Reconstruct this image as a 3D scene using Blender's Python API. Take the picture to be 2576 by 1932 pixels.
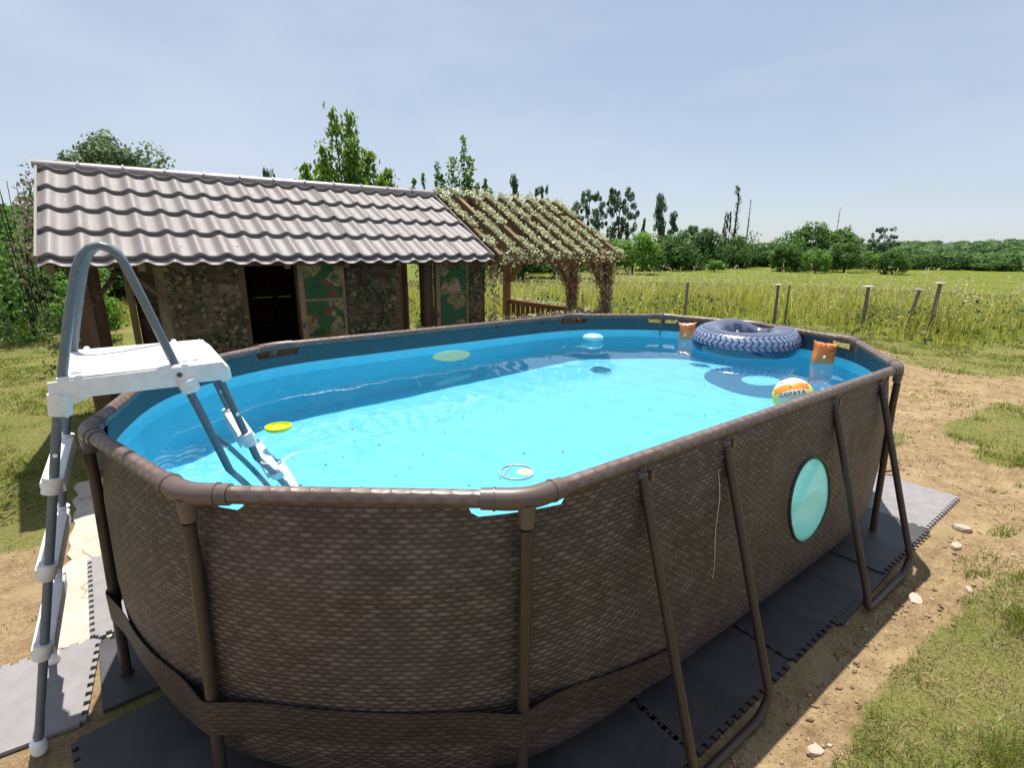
import bpy, bmesh, math
import numpy as np
from mathutils import Vector, Matrix

for o in list(bpy.data.objects):
    bpy.data.objects.remove(o)
S = bpy.context.scene
COL = S.collection
rng = np.random.default_rng(11)
pi = math.pi

# ------------------------------------------------------------------ camera
CAM = Vector((-1.98977, -2.17181, 1.57829))
YAW, PITCH, ROLL = math.radians(53.37286), math.radians(-14.86081), math.radians(0.34039)
fw = Vector((math.cos(PITCH) * math.cos(YAW), math.cos(PITCH) * math.sin(YAW), math.sin(PITCH)))
rt = Vector((math.sin(YAW), -math.cos(YAW), 0))
up = rt.cross(fw)
r2 = rt * math.cos(ROLL) + up * math.sin(ROLL)
u2 = up * math.cos(ROLL) - rt * math.sin(ROLL)
cd = bpy.data.cameras.new('camera')
cam = bpy.data.objects.new('camera', cd)
COL.objects.link(cam)
cam.matrix_world = Matrix(((r2.x, u2.x, -fw.x, CAM.x), (r2.y, u2.y, -fw.y, CAM.y), (r2.z, u2.z, -fw.z, CAM.z), (0, 0, 0, 1)))
cd.sensor_width = 36
cd.sensor_fit = 'HORIZONTAL'
cd.lens = 1282.6 / 2576 * 36
cd.clip_start = 0.05
cd.clip_end = 4000
S.camera = cam

# ------------------------------------------------------------------ sky, sun, exposure
SUN_DIR = Vector((0.18, 0.34, 1.0)).normalized()
ELEV = math.asin(SUN_DIR.z)
AZ = math.atan2(SUN_DIR.x, SUN_DIR.y)
W = bpy.data.worlds.new('World')
S.world = W
W.use_nodes = True
nt = W.node_tree
nt.nodes.clear()
wo = nt.nodes.new('ShaderNodeOutputWorld')
bg = nt.nodes.new('ShaderNodeBackground')
sky = nt.nodes.new('ShaderNodeTexSky')
sky.sky_type = 'NISHITA'
sky.sun_disc = False
sky.sun_elevation = ELEV
sky.sun_rotation = AZ
sky.altitude = 150
sky.air_density = 1.0
sky.dust_density = 0.5
sky.ozone_density = 1.6
# thin high veil cloud over the whole sky, streaky
tc = nt.nodes.new('ShaderNodeTexCoord')
mp = nt.nodes.new('ShaderNodeMapping')
mp.inputs['Scale'].default_value = (1.3, 1.0, 3.6)
mp.inputs['Rotation'].default_value = (0.12, 0.2, 0.5)
nz = nt.nodes.new('ShaderNodeTexNoise')
nz.inputs['Scale'].default_value = 1.7
nz.inputs['Detail'].default_value = 7
nz.inputs['Roughness'].default_value = 0.55
rp = nt.nodes.new('ShaderNodeValToRGB')
rp.color_ramp.elements[0].position = 0.36
rp.color_ramp.elements[0].color = (0.46, 0.46, 0.46, 1)
rp.color_ramp.elements[1].position = 0.72
rp.color_ramp.elements[1].color = (0.80, 0.80, 0.80, 1)
mx = nt.nodes.new('ShaderNodeMix')
mx.data_type = 'RGBA'
mx.inputs['B'].default_value = (6.3, 6.95, 8.1, 1)
nt.links.new(tc.outputs['Generated'], mp.inputs['Vector'])
nt.links.new(mp.outputs[0], nz.inputs['Vector'])
nt.links.new(nz.outputs['Fac'], rp.inputs[0])
nt.links.new(rp.outputs[0], mx.inputs['Factor'])
nt.links.new(sky.outputs[0], mx.inputs['A'])
nt.links.new(mx.outputs['Result'], bg.inputs['Color'])
bg.inputs['Strength'].default_value = 0.072
nt.links.new(bg.outputs[0], wo.inputs[0])
sl = bpy.data.lights.new('sun', 'SUN')
sl.energy = 5.0
sl.angle = math.radians(0.53)
sl.color = (1.0, 0.95, 0.87)
sl.cycles.is_caustics_light = True
so = bpy.data.objects.new('sun', sl)
COL.objects.link(so)
so.rotation_euler = (-SUN_DIR).to_track_quat('-Z', 'Y').to_euler()
so.location = (0, 5, 20)
S.view_settings.view_transform = 'Standard'
S.view_settings.look = 'None'
S.view_settings.exposure = 0.6
S.view_settings.gamma = 1.0
S.view_settings.use_curve_mapping = False
S.render.engine = 'CYCLES'
S.cycles.use_denoising = True
S.cycles.max_bounces = 10
S.cycles.transmission_bounces = 8
S.cycles.diffuse_bounces = 6
S.cycles.transparent_max_bounces = 12
S.cycles.caustics_refractive = True
S.cycles.caustics_reflective = True
S.cycles.blur_glossy = 0.5
S.cycles.sample_clamp_indirect = 6.0


# ------------------------------------------------------------------ object helpers
def tag(o, label=None, cat=None, group=None, kind=None):
    if label: o['label'] = label
    if cat: o['category'] = cat
    if group: o['group'] = group
    if kind: o['kind'] = kind
    return o


def thing(name, label, cat, loc=(0, 0, 0), rotz=0.0, group=None):
    o = bpy.data.objects.new(name, None)
    COL.objects.link(o)
    o.location = loc
    o.rotation_euler = (0, 0, rotz)
    o.empty_display_size = 0.1
    return tag(o, label, cat, group)


def link(name, me, parent=None, loc=None, rot=None, scale=None):
    o = bpy.data.objects.new(name, me)
    COL.objects.link(o)
    if parent is not None: o.parent = parent
    if loc is not None: o.location = loc
    if rot is not None: o.rotation_euler = rot
    if scale is not None: o.scale = scale
    return o


def npmesh(name, V, F, mat=None, smooth=False, attrs=None, uv=None):
    """V (n,3); F list of arrays each (m,k) of indices, or list of lists."""
    me = bpy.data.meshes.new(name)
    V = np.asarray(V, np.float32)
    if isinstance(F, np.ndarray): F = [F]
    if len(F) and isinstance(F[0], np.ndarray) and F[0].ndim == 2:
        F = [f for f in F if len(f)]
        idx = np.concatenate([f.ravel() for f in F]).astype(np.int32)
        lens = np.concatenate([np.full(len(f), f.shape[1]) for f in F]).astype(np.int32)
    else:
        idx = np.concatenate([np.asarray(f) for f in F]).astype(np.int32)
        lens = np.array([len(f) for f in F], np.int32)
    starts = np.concatenate([[0], np.cumsum(lens)[:-1]]).astype(np.int32)
    me.vertices.add(len(V))
    me.vertices.foreach_set('co', V.ravel())
    me.loops.add(len(idx))
    me.loops.foreach_set('vertex_index', idx)
    me.polygons.add(len(lens))
    me.polygons.foreach_set('loop_start', starts)
    if smooth:
        me.polygons.foreach_set('use_smooth', np.ones(len(lens), bool))
    if uv is not None:
        ul = me.uv_layers.new(name='UVMap')
        ul.data.foreach_set('uv', np.asarray(uv, np.float32)[idx].ravel())
    if attrs:
        for k, v in attrs.items():
            a = me.attributes.new(k, 'FLOAT', 'POINT')
            a.data.foreach_set('value', np.asarray(v, np.float32))
    me.update(calc_edges=True)
    me.validate()
    if mat: me.materials.append(mat)
    return me


class MB:
    def __init__(s): s.V, s.F = [], []

    def add(s, V, F):
        n = len(s.V)
        s.V += [tuple(v) for v in V]
        s.F += [[i + n for i in f] for f in F]
        return s

    def box(s, c, size, rot=None):
        h = [x / 2 for x in size]
        P = [Vector((sx * h[0], sy * h[1], sz * h[2])) for sx in (-1, 1) for sy in (-1, 1) for sz in (-1, 1)]
        if rot is not None: P = [rot @ p for p in P]
        P = [p + Vector(c) for p in P]
        return s.add(P, [(0, 1, 3, 2), (4, 6, 7, 5), (0, 4, 5, 1), (2, 3, 7, 6), (0, 2, 6, 4), (1, 5, 7, 3)])

    def tube(s, path, r, n=12, cap=True):
        P = [Vector(p) for p in path]
        m = len(P)
        rad = r if hasattr(r, '__len__') else [r] * m
        T = []
        for i in range(m):
            a = (P[i] - P[i - 1]).normalized() if i > 0 else (P[1] - P[0]).normalized()
            b = (P[i + 1] - P[i]).normalized() if i < m - 1 else a
            T.append((a + b).normalized())
        ref = Vector((0, 0, 1)) if abs(T[0].z) < 0.9 else Vector((1, 0, 0))
        N = (ref - T[0] * ref.dot(T[0])).normalized()
        V = []
        for i in range(m):
            N = (N - T[i] * N.dot(T[i])).normalized()
            B = T[i].cross(N)
            for k in range(n):
                a = 2 * pi * k / n
                V.append(P[i] + (N * math.cos(a) + B * math.sin(a)) * rad[i])
        F = []
        for i in range(m - 1):
            for k in range(n):
                k2 = (k + 1) % n
                F.append((i * n + k, i * n + k2, (i + 1) * n + k2, (i + 1) * n + k))
        if cap:
            F.append(tuple(range(n - 1, -1, -1)))
            F.append(tuple(range((m - 1) * n, m * n)))
        return s.add(V, F)

    def lathe(s, prof, n=24, c=(0, 0, 0)):
        V = [(c[0] + r * math.cos(2 * pi * k / n), c[1] + r * math.sin(2 * pi * k / n), c[2] + z) for r, z in prof for k in range(n)]
        F = []
        for i in range(len(prof) - 1):
            for k in range(n):
                k2 = (k + 1) % n
                F.append((i * n + k, i * n + k2, (i + 1) * n + k2, (i + 1) * n + k))
        F.append(tuple(range(n - 1, -1, -1)))
        F.append(tuple(range((len(prof) - 1) * n, len(prof) * n)))
        return s.add(V, F)

    def mesh(s, name, mat, smooth=False):
        me = bpy.data.meshes.new(name)
        me.from_pydata([tuple(v) for v in s.V], [], s.F)
        me.update()
        if smooth:
            me.polygons.foreach_set('use_smooth', np.ones(len(me.polygons), bool))
            try: me.set_sharp_from_angle(angle=math.radians(40))
            except Exception: pass
        if mat: me.materials.append(mat)
        return me

    def obj(s, name, mat, parent=None, smooth=False, bevel=0.0, loc=None, rot=None):
        me = s.mesh(name, mat, smooth)
        if bevel: bevel_mesh(me, bevel)
        return link(name, me, parent, loc, rot)


def bevel_mesh(me, w, seg=2):
    bm = bmesh.new()
    bm.from_mesh(me)
    ed = [e for e in bm.edges if len(e.link_faces) == 2 and e.calc_face_angle(0) > 0.6]
    bmesh.ops.bevel(bm, geom=ed, offset=w, segments=seg, profile=0.5, affect='EDGES', clamp_overlap=True)
    bm.to_mesh(me)
    bm.free()
    me.polygons.foreach_set('use_smooth', np.ones(len(me.polygons), bool))
    try: me.set_sharp_from_angle(angle=math.radians(35))
    except Exception: pass


_boxes = {}


def board(name, c, size, mat, parent, rot=None, bevel=0.004):
    """one board/post as a part; alike boards share mesh data"""
    key = (tuple(round(x, 3) for x in size), mat.name, bevel)
    if key not in _boxes:
        me = MB().box((0, 0, 0), size).mesh(name, mat)
        if bevel: bevel_mesh(me, bevel, 1)
        _boxes[key] = me
    return link(name, _boxes[key], parent, c, rot)


# value noise, numpy
def _hash(ix, iy, seed):
    h = (ix * 374761393 + iy * 668265263 + seed * 1442695041) & 0xFFFFFFFF
    h = ((h ^ (h >> 13)) * 1274126177) & 0xFFFFFFFF
    return ((h ^ (h >> 16)) & 0xFFFF) / 65535.0


def vnoise(x, y, seed=0):
    x = np.asarray(x, float); y = np.asarray(y, float)
    ix = np.floor(x).astype(np.int64); iy = np.floor(y).astype(np.int64)
    fx = x - ix; fy = y - iy
    fx = fx * fx * (3 - 2 * fx); fy = fy * fy * (3 - 2 * fy)
    a = _hash(ix, iy, seed); b = _hash(ix + 1, iy, seed); c = _hash(ix, iy + 1, seed); d = _hash(ix + 1, iy + 1, seed)
    return (a * (1 - fx) + b * fx) * (1 - fy) + (c * (1 - fx) + d * fx) * fy


def fbm(x, y, oct=4, seed=0):
    s, a, t = 0.0, 1.0, 0.0
    for k in range(oct):
        s = s + a * vnoise(x * 2 ** k + 17.3 * k, y * 2 ** k - 9.1 * k, seed + k)
        t += a
        a *= 0.5
    return s / t


def sstep(a, b, x):
    t = np.clip((np.asarray(x, float) - a) / (b - a), 0, 1)
    return t * t * (3 - 2 * t)


# ------------------------------------------------------------------ material helpers
class NT:
    def __init__(s, name):
        s.m = bpy.data.materials.new(name)
        s.m.use_nodes = True
        s.t = s.m.node_tree
        s.b = s.t.nodes['Principled BSDF']
        s.out = s.t.nodes['Material Output']

    def n(s, typ, **kw):
        nd = s.t.nodes.new('ShaderNode' + typ)
        for k, v in kw.items():
            if k in nd.inputs: nd.inputs[k].default_value = v
            else: setattr(nd, k, v)
        return nd

    def l(s, a, b): s.t.links.new(a, b)

    def coord(s, out='Object'): return s.n('TexCoord').outputs[out]

    def noise(s, vec, scale, detail=4, rough=0.55, dist=0.0):
        nd = s.n('TexNoise')
        nd.inputs['Scale'].default_value = scale
        nd.inputs['Detail'].default_value = detail
        nd.inputs['Roughness'].default_value = rough
        nd.inputs['Distortion'].default_value = dist
        s.l(vec, nd.inputs['Vector'])
        return nd.outputs['Fac']

    def ramp(s, fac, *els):
        nd = s.n('ValToRGB')
        cr = nd.color_ramp
        while len(cr.elements) < len(els): cr.elements.new(0.5)
        for e, (p, c) in zip(cr.elements, els):
            e.position = p
            e.color = (*c, 1) if hasattr(c, '__len__') else (c, c, c, 1)
        s.l(fac, nd.inputs[0])
        return nd.outputs[0]

    def mix(s, fac, a, b, blend='MIX'):
        nd = s.n('Mix', data_type='RGBA', blend_type=blend)
        for v, k in ((fac, 'Factor'), (a, 'A'), (b, 'B')):
            if hasattr(v, 'is_linked'): s.l(v, nd.inputs[k])
            else: nd.inputs[k].default_value = (*v, 1) if hasattr(v, '__len__') else v
        return nd.outputs['Result']

    def math(s, op, a, b=0.0, c=0.0):
        nd = s.n('Math', operation=op)
        for i, v in enumerate((a, b, c)):
            if hasattr(v, 'is_linked'): s.l(v, nd.inputs[i])
            else: nd.inputs[i].default_value = v
        return nd.outputs[0]

    def attr(s, name):
        nd = s.n('Attribute')
        nd.attribute_name = name
        return nd.outputs['Fac']

    def base(s, c, rough=0.6, spec=0.5, metal=0.0):
        if hasattr(c, 'is_linked'): s.l(c, s.b.inputs['Base Color'])
        else: s.b.inputs['Base Color'].default_value = (*c, 1)
        if hasattr(rough, 'is_linked'): s.l(rough, s.b.inputs['Roughness'])
        else: s.b.inputs['Roughness'].default_value = rough
        s.b.inputs['Specular IOR Level'].default_value = spec
        s.b.inputs['Metallic'].default_value = metal
        return s

    def bump(s, h, strength=0.3, dist=0.01):
        nd = s.n('Bump')
        nd.inputs['Strength'].default_value = strength
        nd.inputs['Distance'].default_value = dist
        s.l(h, nd.inputs['Height'])
        s.l(nd.outputs[0], s.b.inputs['Normal'])
        return s


def plain(name, c, rough=0.5, spec=0.5, metal=0.0, var=0.12, scale=18, bump=0.0):
    m = NT(name)
    co = m.coord()
    f = m.noise(co, scale, 5, 0.6)
    a = tuple(x * (1 - var) for x in c)
    b = tuple(min(1, x * (1 + var)) for x in c)
    m.base(m.ramp(f, (0.3, a), (0.7, b)), rough, spec, metal)
    if bump: m.bump(m.noise(co, scale * 4, 4), bump, 0.004)
    return m.m


def foliage(name, dark, mid, light, trans=0.35, nscale=1.5, gloss=0.25):
    m = NT(name)
    rnd = m.attr('rnd')
    co = m.coord()
    f = m.noise(co, nscale, 3)
    f2 = m.math('ADD', m.math('MULTIPLY', rnd, 0.65), m.math('MULTIPLY', f, 0.45))
    info = m.n('ObjectInfo').outputs['Random']
    f3 = m.math('ADD', f2, m.math('MULTIPLY', m.math('SUBTRACT', info, 0.5), 0.16))
    c = m.ramp(f3, (0.2, dark), (0.52, mid), (0.9, light))
    m.base(c, 0.55, gloss)
    tr = m.n('BsdfTranslucent')
    m.l(m.mix(0.5, c, light), tr.inputs['Color'])
    mxs = m.n('MixShader')
    mxs.inputs[0].default_value = trans
    m.l(m.b.outputs[0], mxs.inputs[1])
    m.l(tr.outputs[0], mxs.inputs[2])
    m.l(mxs.outputs[0], m.out.inputs['Surface'])
    return m.m


def wood(name, dark, light, rough=0.75, axis=0, scale=1.0):
    m = NT(name)
    co = m.coord()
    mp_ = m.n('Mapping')
    sc = [26 * scale, 26 * scale, 26 * scale]
    sc[axis] = 2.2 * scale
    mp_.inputs['Scale'].default_value = sc
    m.l(co, mp_.inputs['Vector'])
    info = m.n('ObjectInfo')
    add = m.n('VectorMath', operation='ADD')
    m.l(mp_.outputs[0], add.inputs[0])
    comb = m.n('CombineXYZ')
    m.l(m.math('MULTIPLY', info.outputs['Random'], 40.0), comb.inputs[0])
    m.l(comb.outputs[0], add.inputs[1])
    g = m.noise(add.outputs[0], 1.0, 6, 0.65)
    g = m.math('ADD', g, m.math('MULTIPLY', m.math('SUBTRACT', info.outputs['Random'], 0.5), 0.35))
    m.base(m.ramp(g, (0.25, dark), (0.75, light)), rough, 0.3)
    m.bump(g, 0.35, 0.004)
    return m.m


# ------------------------------------------------------------------ pool outline (world metres)
PV = dict(A=(-2.175, -0.035), B=(-1.952, -0.752), C=(-1.277, -1.278), D=(1.225, -1.282), E=(1.971, -0.79),
          X=(2.17, 0.03), Q=(1.965, 0.80), F=(1.26, 1.288), G=(-1.318, 1.232), H=(-1.935, 0.84))
ORDER = ['D', 'E', 'X', 'Q', 'F', 'G', 'H', 'A', 'B', 'C']
POLY = np.array([PV[k] for k in ORDER])
WATER_Z = 0.82
NS = 640


def loop_points(n):
    seg = np.roll(POLY, -1, 0) - POLY
    ln = np.hypot(*seg.T)
    cum = np.concatenate([[0], np.cumsum(ln)])
    s = np.linspace(0, cum[-1], n, endpoint=False)
    k = np.clip(np.searchsorted(cum, s, 'right') - 1, 0, len(POLY) - 1)
    t = (s - cum[k]) / ln[k]
    return s, POLY[k] + seg[k] * t[:, None], cum


SL, PL, CUM = loop_points(NS)
ds = CUM[-1] / NS
kern = np.exp(-0.5 * (np.arange(-120, 121) * ds / 0.24) ** 2)
kern /= kern.sum()
QL = np.stack([np.convolve(np.concatenate([PL[-120:, i], PL[:, i], PL[:120, i]]), kern, 'valid') for i in (0, 1)], 1)
tang = np.roll(QL, -1, 0) - np.roll(QL, 1, 0)
tang /= np.hypot(*tang.T)[:, None]
NRM = np.stack([tang[:, 1], -tang[:, 0]], 1)       # outward (loop runs counter-clockwise)
QL = QL + NRM * 0.014
vdist = np.min(np.abs((SL[:, None] - CUM[None, :-1] + CUM[-1] / 2) % CUM[-1] - CUM[-1] / 2), 1)


def bulge(z):
    return np.interp(z, [0.0, 0.015, 0.05, 0.11, 0.2, 0.45, 0.75, 0.9, 1.0], [-0.13, -0.085, -0.03, 0.01, 0.032, 0.04, 0.03, 0.008, 0.0])


def wall_xy(z, inset=0.0):
    w = sstep(1.0, 0.93, z)
    P = PL * (1 - w) + QL * w
    return P + NRM * (bulge(z) - inset)


# ------------------------------------------------------------------ ground
def terrain(x, y):
    r = np.hypot(x - CAM.x, y - CAM.y)
    z = -1.58 * sstep(15, 54, r)
    bank = 0.055 * sstep(-1.60, -1.78, y + 0.05 * (fbm(x * 2.3, y * 0.5, 3, 5) - 0.5)) * sstep(-1.6, -0.7, x) * sstep(4.0, 1.5, x)
    near = sstep(16, 8, r)
    inpool = sstep(0.15, 0.5, np.maximum(np.abs(x) - 1.9, np.abs(y) - 1.35))
    mic = (fbm(x * 1.1, y * 1.1, 3, 1) - 0.5) * 0.05 * sstep(0.0, 1.5, np.maximum(np.abs(x) - 2.4, np.abs(y) - 1.75))
    clod = (fbm(x * 7, y * 7, 4, 2) - 0.5) * 0.055 * sstep(-1.58, -1.75, y) + (fbm(x * 6, y * 6, 4, 3) - 0.5) * 0.045 * sstep(2.3, 2.9, x)
    return z + (bank + mic + clod * dirt_mask(x, y)) * near * (0.0 + 1.0 * inpool)


def dirt_mask(x, y):
    n = fbm(x * 1.3, y * 1.3, 4, 21) - 0.5
    # bare soil at the far end and along the right side of the pool
    far = sstep(1.4, 2.0, x + n) * sstep(8.3, 6.4, x + 2.2 * n) * sstep(2.3, 1.2, y + 1.6 * n + 0.12 * (x - 3)) * sstep(-6.5, -4.8, y)
    edge = -1.80 - 0.10 * sstep(0.2, 1.5, x) - 0.5 * sstep(1.2, 2.8, x)
    side = sstep(edge - 0.09, edge + 0.09, y + 0.22 * n) * sstep(-1.2, -0.9, x) * sstep(2.6, 1.8, x)
    pool = sstep(0.3, 0.0, np.maximum(np.abs(x) - 1.9, np.abs(y) - 1.35))
    left = 0.85 * sstep(0.9, 0.35, np.hypot((x + 2.62) / 0.55, (y - 0.75) / 1.0) + 1.0 * n)
    corner = sstep(-2.15, -2.35, x) * sstep(0.4, 0.1, y) * 0.8
    d = np.maximum.reduce([far, side, pool, left, corner])
    # green patch inside the far soil
    patch = sstep(1.0, 0.55, np.hypot((x - 4.3) / 1.5, (y + 1.5) / 0.75) + 1.2 * n)
    patch2 = sstep(1.0, 0.6, np.hypot((x - 3.0) / 0.7, (y + 0.75) / 0.25) + 1.4 * n) * 0.6
    d = d * (1 - 0.85 * np.maximum(patch, patch2))
    return np.clip(d, 0, 1)


BELT = np.array([(2.2, 8.6), (4.53, 7.61), (6.9, 5.81), (8.57, 4.87), (9.62, 3.24), (9.73, 2.34), (8.9, 1.22), (9.03, 0.57), (9.42, 0.03), (10.3, -0.6), (11.5, -1.6), (13.0, -4.0)])
BELT_L = np.array([(-9.0, 9.2), (-5.5, 9.9), (-3.9, 10.08), (-3.24, 10.6), (-1.5, 10.6), (0.4, 9.6), (2.2, 8.6)])
BELT_ALL = np.concatenate([BELT_L, BELT[1:]])


def belt_depth(x, y):
    """signed distance behind the front line of the tall grass (positive = in the grass)"""
    x = np.asarray(x, float); y = np.asarray(y, float)
    best = np.full(x.shape, 1e9)
    sg = np.zeros(x.shape)
    for a, b in zip(BELT_ALL[:-1], BELT_ALL[1:]):
        d = b - a
        L2 = d @ d
        t = np.clip(((x - a[0]) * d[0] + (y - a[1]) * d[1]) / L2, 0, 1)
        px, py = a[0] + t * d[0], a[1] + t * d[1]
        dd = np.hypot(x - px, y - py)
        cr = d[0] * (y - a[1]) - d[1] * (x - a[0])
        m = dd < best
        best = np.where(m, dd, best)
        sg = np.where(m, np.sign(cr), sg)
    return best * sg


def axis_pts(lo, hi, step, far):
    a = list(np.arange(lo, hi + 1e-6, step))
    d = step
    while a[-1] < far:
        d *= 1.16
        a.append(a[-1] + d)
    d = step
    while a[0] > -far:
        d *= 1.16
        a.insert(0, a[0] - d)
    return np.array(a)


gx = axis_pts(-3.6, 9.5, 0.04, 1500)
gy = axis_pts(-3.4, 3.2, 0.04, 1500)
GX, GY = np.meshgrid(gx, gy)
GZ = terrain(GX, GY)
nx, ny = len(gx), len(gy)
ii = (np.arange(ny - 1)[:, None] * nx + np.arange(nx - 1)[None, :]).ravel()
GF = np.stack([ii, ii + 1, ii + nx + 1, ii + nx], 1)
DM = dirt_mask(GX, GY)
BD = belt_depth(GX, GY)
FM = sstep(0.0, 1.0, BD)

m = NT('ground_soil_and_lawn')
co = m.coord()
n1 = m.noise(co, 1.1, 6, 0.6)
n2 = m.noise(co, 9, 6, 0.65)
n3 = m.noise(co, 60, 5, 0.7)
lawn = m.mix(m.ramp(n1, (0.38, 0.0), (0.62, 1.0)), (0.105, 0.155, 0.018), (0.24, 0.215, 0.075))
lawn = m.mix(m.ramp(n2, (0.35, 0.0), (0.7, 0.8)), lawn, (0.20, 0.175, 0.065))
lawn = m.mix(m.ramp(m.noise(co, 42, 6, 0.75), (0.44, 0.0), (0.66, 0.6)), lawn, (0.085, 0.095, 0.02))
lawn = m.mix(m.ramp(m.noise(co, 75, 4, 0.7), (0.55, 0.0), (0.72, 0.5)), lawn, (0.36, 0.32, 0.15))
soil = m.mix(m.ramp(n2, (0.3, 0.0), (0.72, 1.0)), (0.225, 0.15, 0.08), (0.46, 0.34, 0.195))
soil = m.mix(m.ramp(n3, (0.45, 0.0), (0.68, 0.75)), soil, (0.16, 0.10, 0.052))
soil = m.mix(m.ramp(m.noise(co, 4.2, 7, 0.7), (0.54, 0.0), (0.66, 0.6)), soil, (0.19, 0.125, 0.065))
soil = m.mix(m.ramp(m.noise(co, 2.1, 5, 0.6), (0.52, 0.0), (0.64, 0.65)), soil, (0.43, 0.325, 0.185))
dfac = m.math('ADD', m.attr('dirt'), m.math('MULTIPLY', m.math('SUBTRACT', n2, 0.5), 0.7))
dfac = m.ramp(dfac, (0.38, 0.0), (0.6, 1.0))
c = m.mix(dfac, lawn, soil)
fld = m.mix(m.ramp(m.noise(co, 0.22, 6, 0.6), (0.35, 0.0), (0.65, 1.0)), (0.100, 0.130, 0.016), (0.150, 0.168, 0.028))
fld = m.mix(m.ramp(m.noise(co, 3.0, 6, 0.7), (0.4, 0.0), (0.7, 0.5)), fld, (0.12, 0.155, 0.02))
c = m.mix(m.attr('field'), c, fld)
m.base(c, 0.95, 0.1)
hb = m.math('ADD', m.math('MULTIPLY', n3, 0.5), m.math('MULTIPLY', n2, 0.8))
m.bump(hb, 1.0, 0.035)
ground = link('ground', npmesh('ground', np.stack([GX.ravel(), GY.ravel(), GZ.ravel()], 1), GF, m.m, True,
                               attrs=dict(dirt=DM.ravel(), field=FM.ravel())))
tag(ground, 'lawn, bare soil and mown field around the pool', kind='structure')

# pale concrete slab beside the pool, near the ladder
m = NT('pale_concrete')
co = m.coord()
n1 = m.noise(co, 5, 7, 0.7)
vor = m.n('TexVoronoi', feature='DISTANCE_TO_EDGE')
vor.inputs['Scale'].default_value = 2.3
dst = m.n('VectorMath', operation='ADD')
nzv = m.n('TexNoise')
nzv.inputs['Scale'].default_value = 4
m.l(co, nzv.inputs['Vector'])
m.l(co, dst.inputs[0])
scl = m.n('VectorMath', operation='SCALE')
scl.inputs['Scale'].default_value = 0.25
m.l(nzv.outputs['Color'], scl.inputs[0])
m.l(scl.outputs[0], dst.inputs[1])
m.l(dst.outputs[0], vor.inputs['Vector'])
crack = m.ramp(vor.outputs['Distance'], (0.0, 0.0), (0.012, 1.0))
c = m.ramp(n1, (0.3, (0.37, 0.33, 0.265)), (0.7, (0.51, 0.47, 0.40)))
c = m.mix(m.ramp(m.noise(co, 3.1, 6, 0.65), (0.56, 0.0), (0.66, 0.8)), c, (0.36, 0.27, 0.15))
m.base(m.mix(crack, (0.25, 0.2, 0.14), c), 0.9, 0.2)
m.bump(n1, 0.4, 0.01)
CONC = m.m
b = MB()
nn = 26
top = []
for k in range(nn):
    top.append((-2.455 + 0.03 * rng.standard_normal() * (0.5 if k else 0), 0.285 + k * 0.075))
pts = top + [(-1.7, 2.15), (-1.7, 0.24), (-2.2, 0.235), (-2.33, 0.25)]
V = [(x, y, 0.012) for x, y in pts] + [(x, y, -0.06) for x, y in pts]
N = len(pts)
F = [list(range(N - 1, -1, -1))] + [[i, (i + 1) % N, (i + 1) % N + N, i + N] for i in range(N)]
slab = MB().add(V, F).obj('concrete_slab', CONC)
bm = bmesh.new(); bm.from_mesh(slab.data); bmesh.ops.recalc_face_normals(bm, faces=bm.faces); bm.to_mesh(slab.data); bm.free()
tag(slab, 'pale cracked concrete slab beside the pool behind the ladder', kind='structure')

# ------------------------------------------------------------------ swimming pool
pool = thing('swimming_pool', 'big oval above-ground pool with brown wicker-print wall and clear blue water', 'swimming pool', (0, 0, 0))


def wicker(name, tones, rough, bump, strand=(0.038, 0.0135), spec=0.4):
    m = NT(name)
    uv = m.coord('UV')
    sp = m.n('SeparateXYZ')
    m.l(uv, sp.inputs[0])
    wob = m.noise(uv, 30, 3)
    u = m.math('DIVIDE', m.math('ADD', sp.outputs[0], m.math('MULTIPLY', wob, 0.004)), strand[0])
    v = m.math('DIVIDE', m.math('ADD', sp.outputs[1], m.math('MULTIPLY', m.noise(uv, 11, 2), 0.006)), strand[1])
    row = m.math('FLOOR', v)
    odd = m.math('MULTIPLY', m.math('MODULO', row, 2.0), 0.5)
    us = m.math('ADD', u, odd)
    fu = m.math('FRACT', us)
    fv = m.math('FRACT', v)
    su = m.math('SINE', m.math('MULTIPLY', fu, pi))
    sv = m.math('SINE', m.math('MULTIPLY', fv, pi))
    h = m.math('MULTIPLY', m.math('POWER', su, 0.8), m.math('POWER', sv, 1.1))
    cell = m.n('TexWhiteNoise', noise_dimensions='2D')
    cb = m.n('CombineXYZ')
    m.l(m.math('FLOOR', us), cb.inputs[0])
    m.l(row, cb.inputs[1])
    m.l(cb.outputs[0], cell.inputs['Vector'])
    f = m.math('ADD', m.math('MULTIPLY', h, 0.62), m.math('MULTIPLY', cell.outputs['Value'], 0.38))
    f = m.math('ADD', f, m.math('MULTIPLY', m.math('SUBTRACT', m.noise(uv, 7, 4), 0.5), 0.55))
    c = m.ramp(f, (0.10, tones[0]), (0.55, tones[1]), (1.0, tones[2]))
    c = m.mix(m.ramp(m.noise(uv, 2.3, 5, 0.65), (0.5, 0.0), (0.75, 0.35)), c, tones[3])
    m.base(c, rough, spec)
    mpw = m.n('Mapping')
    mpw.inputs['Scale'].default_value = (5.0, 1.1, 1.0)
    m.l(uv, mpw.inputs['Vector'])
    crease = m.noise(mpw.outputs[0], 1.0, 3, 0.5, 0.6)
    m.bump(m.math('ADD', h, m.math('MULTIPLY', crease, 9.0)), bump, 0.004)
    return m.m


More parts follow.
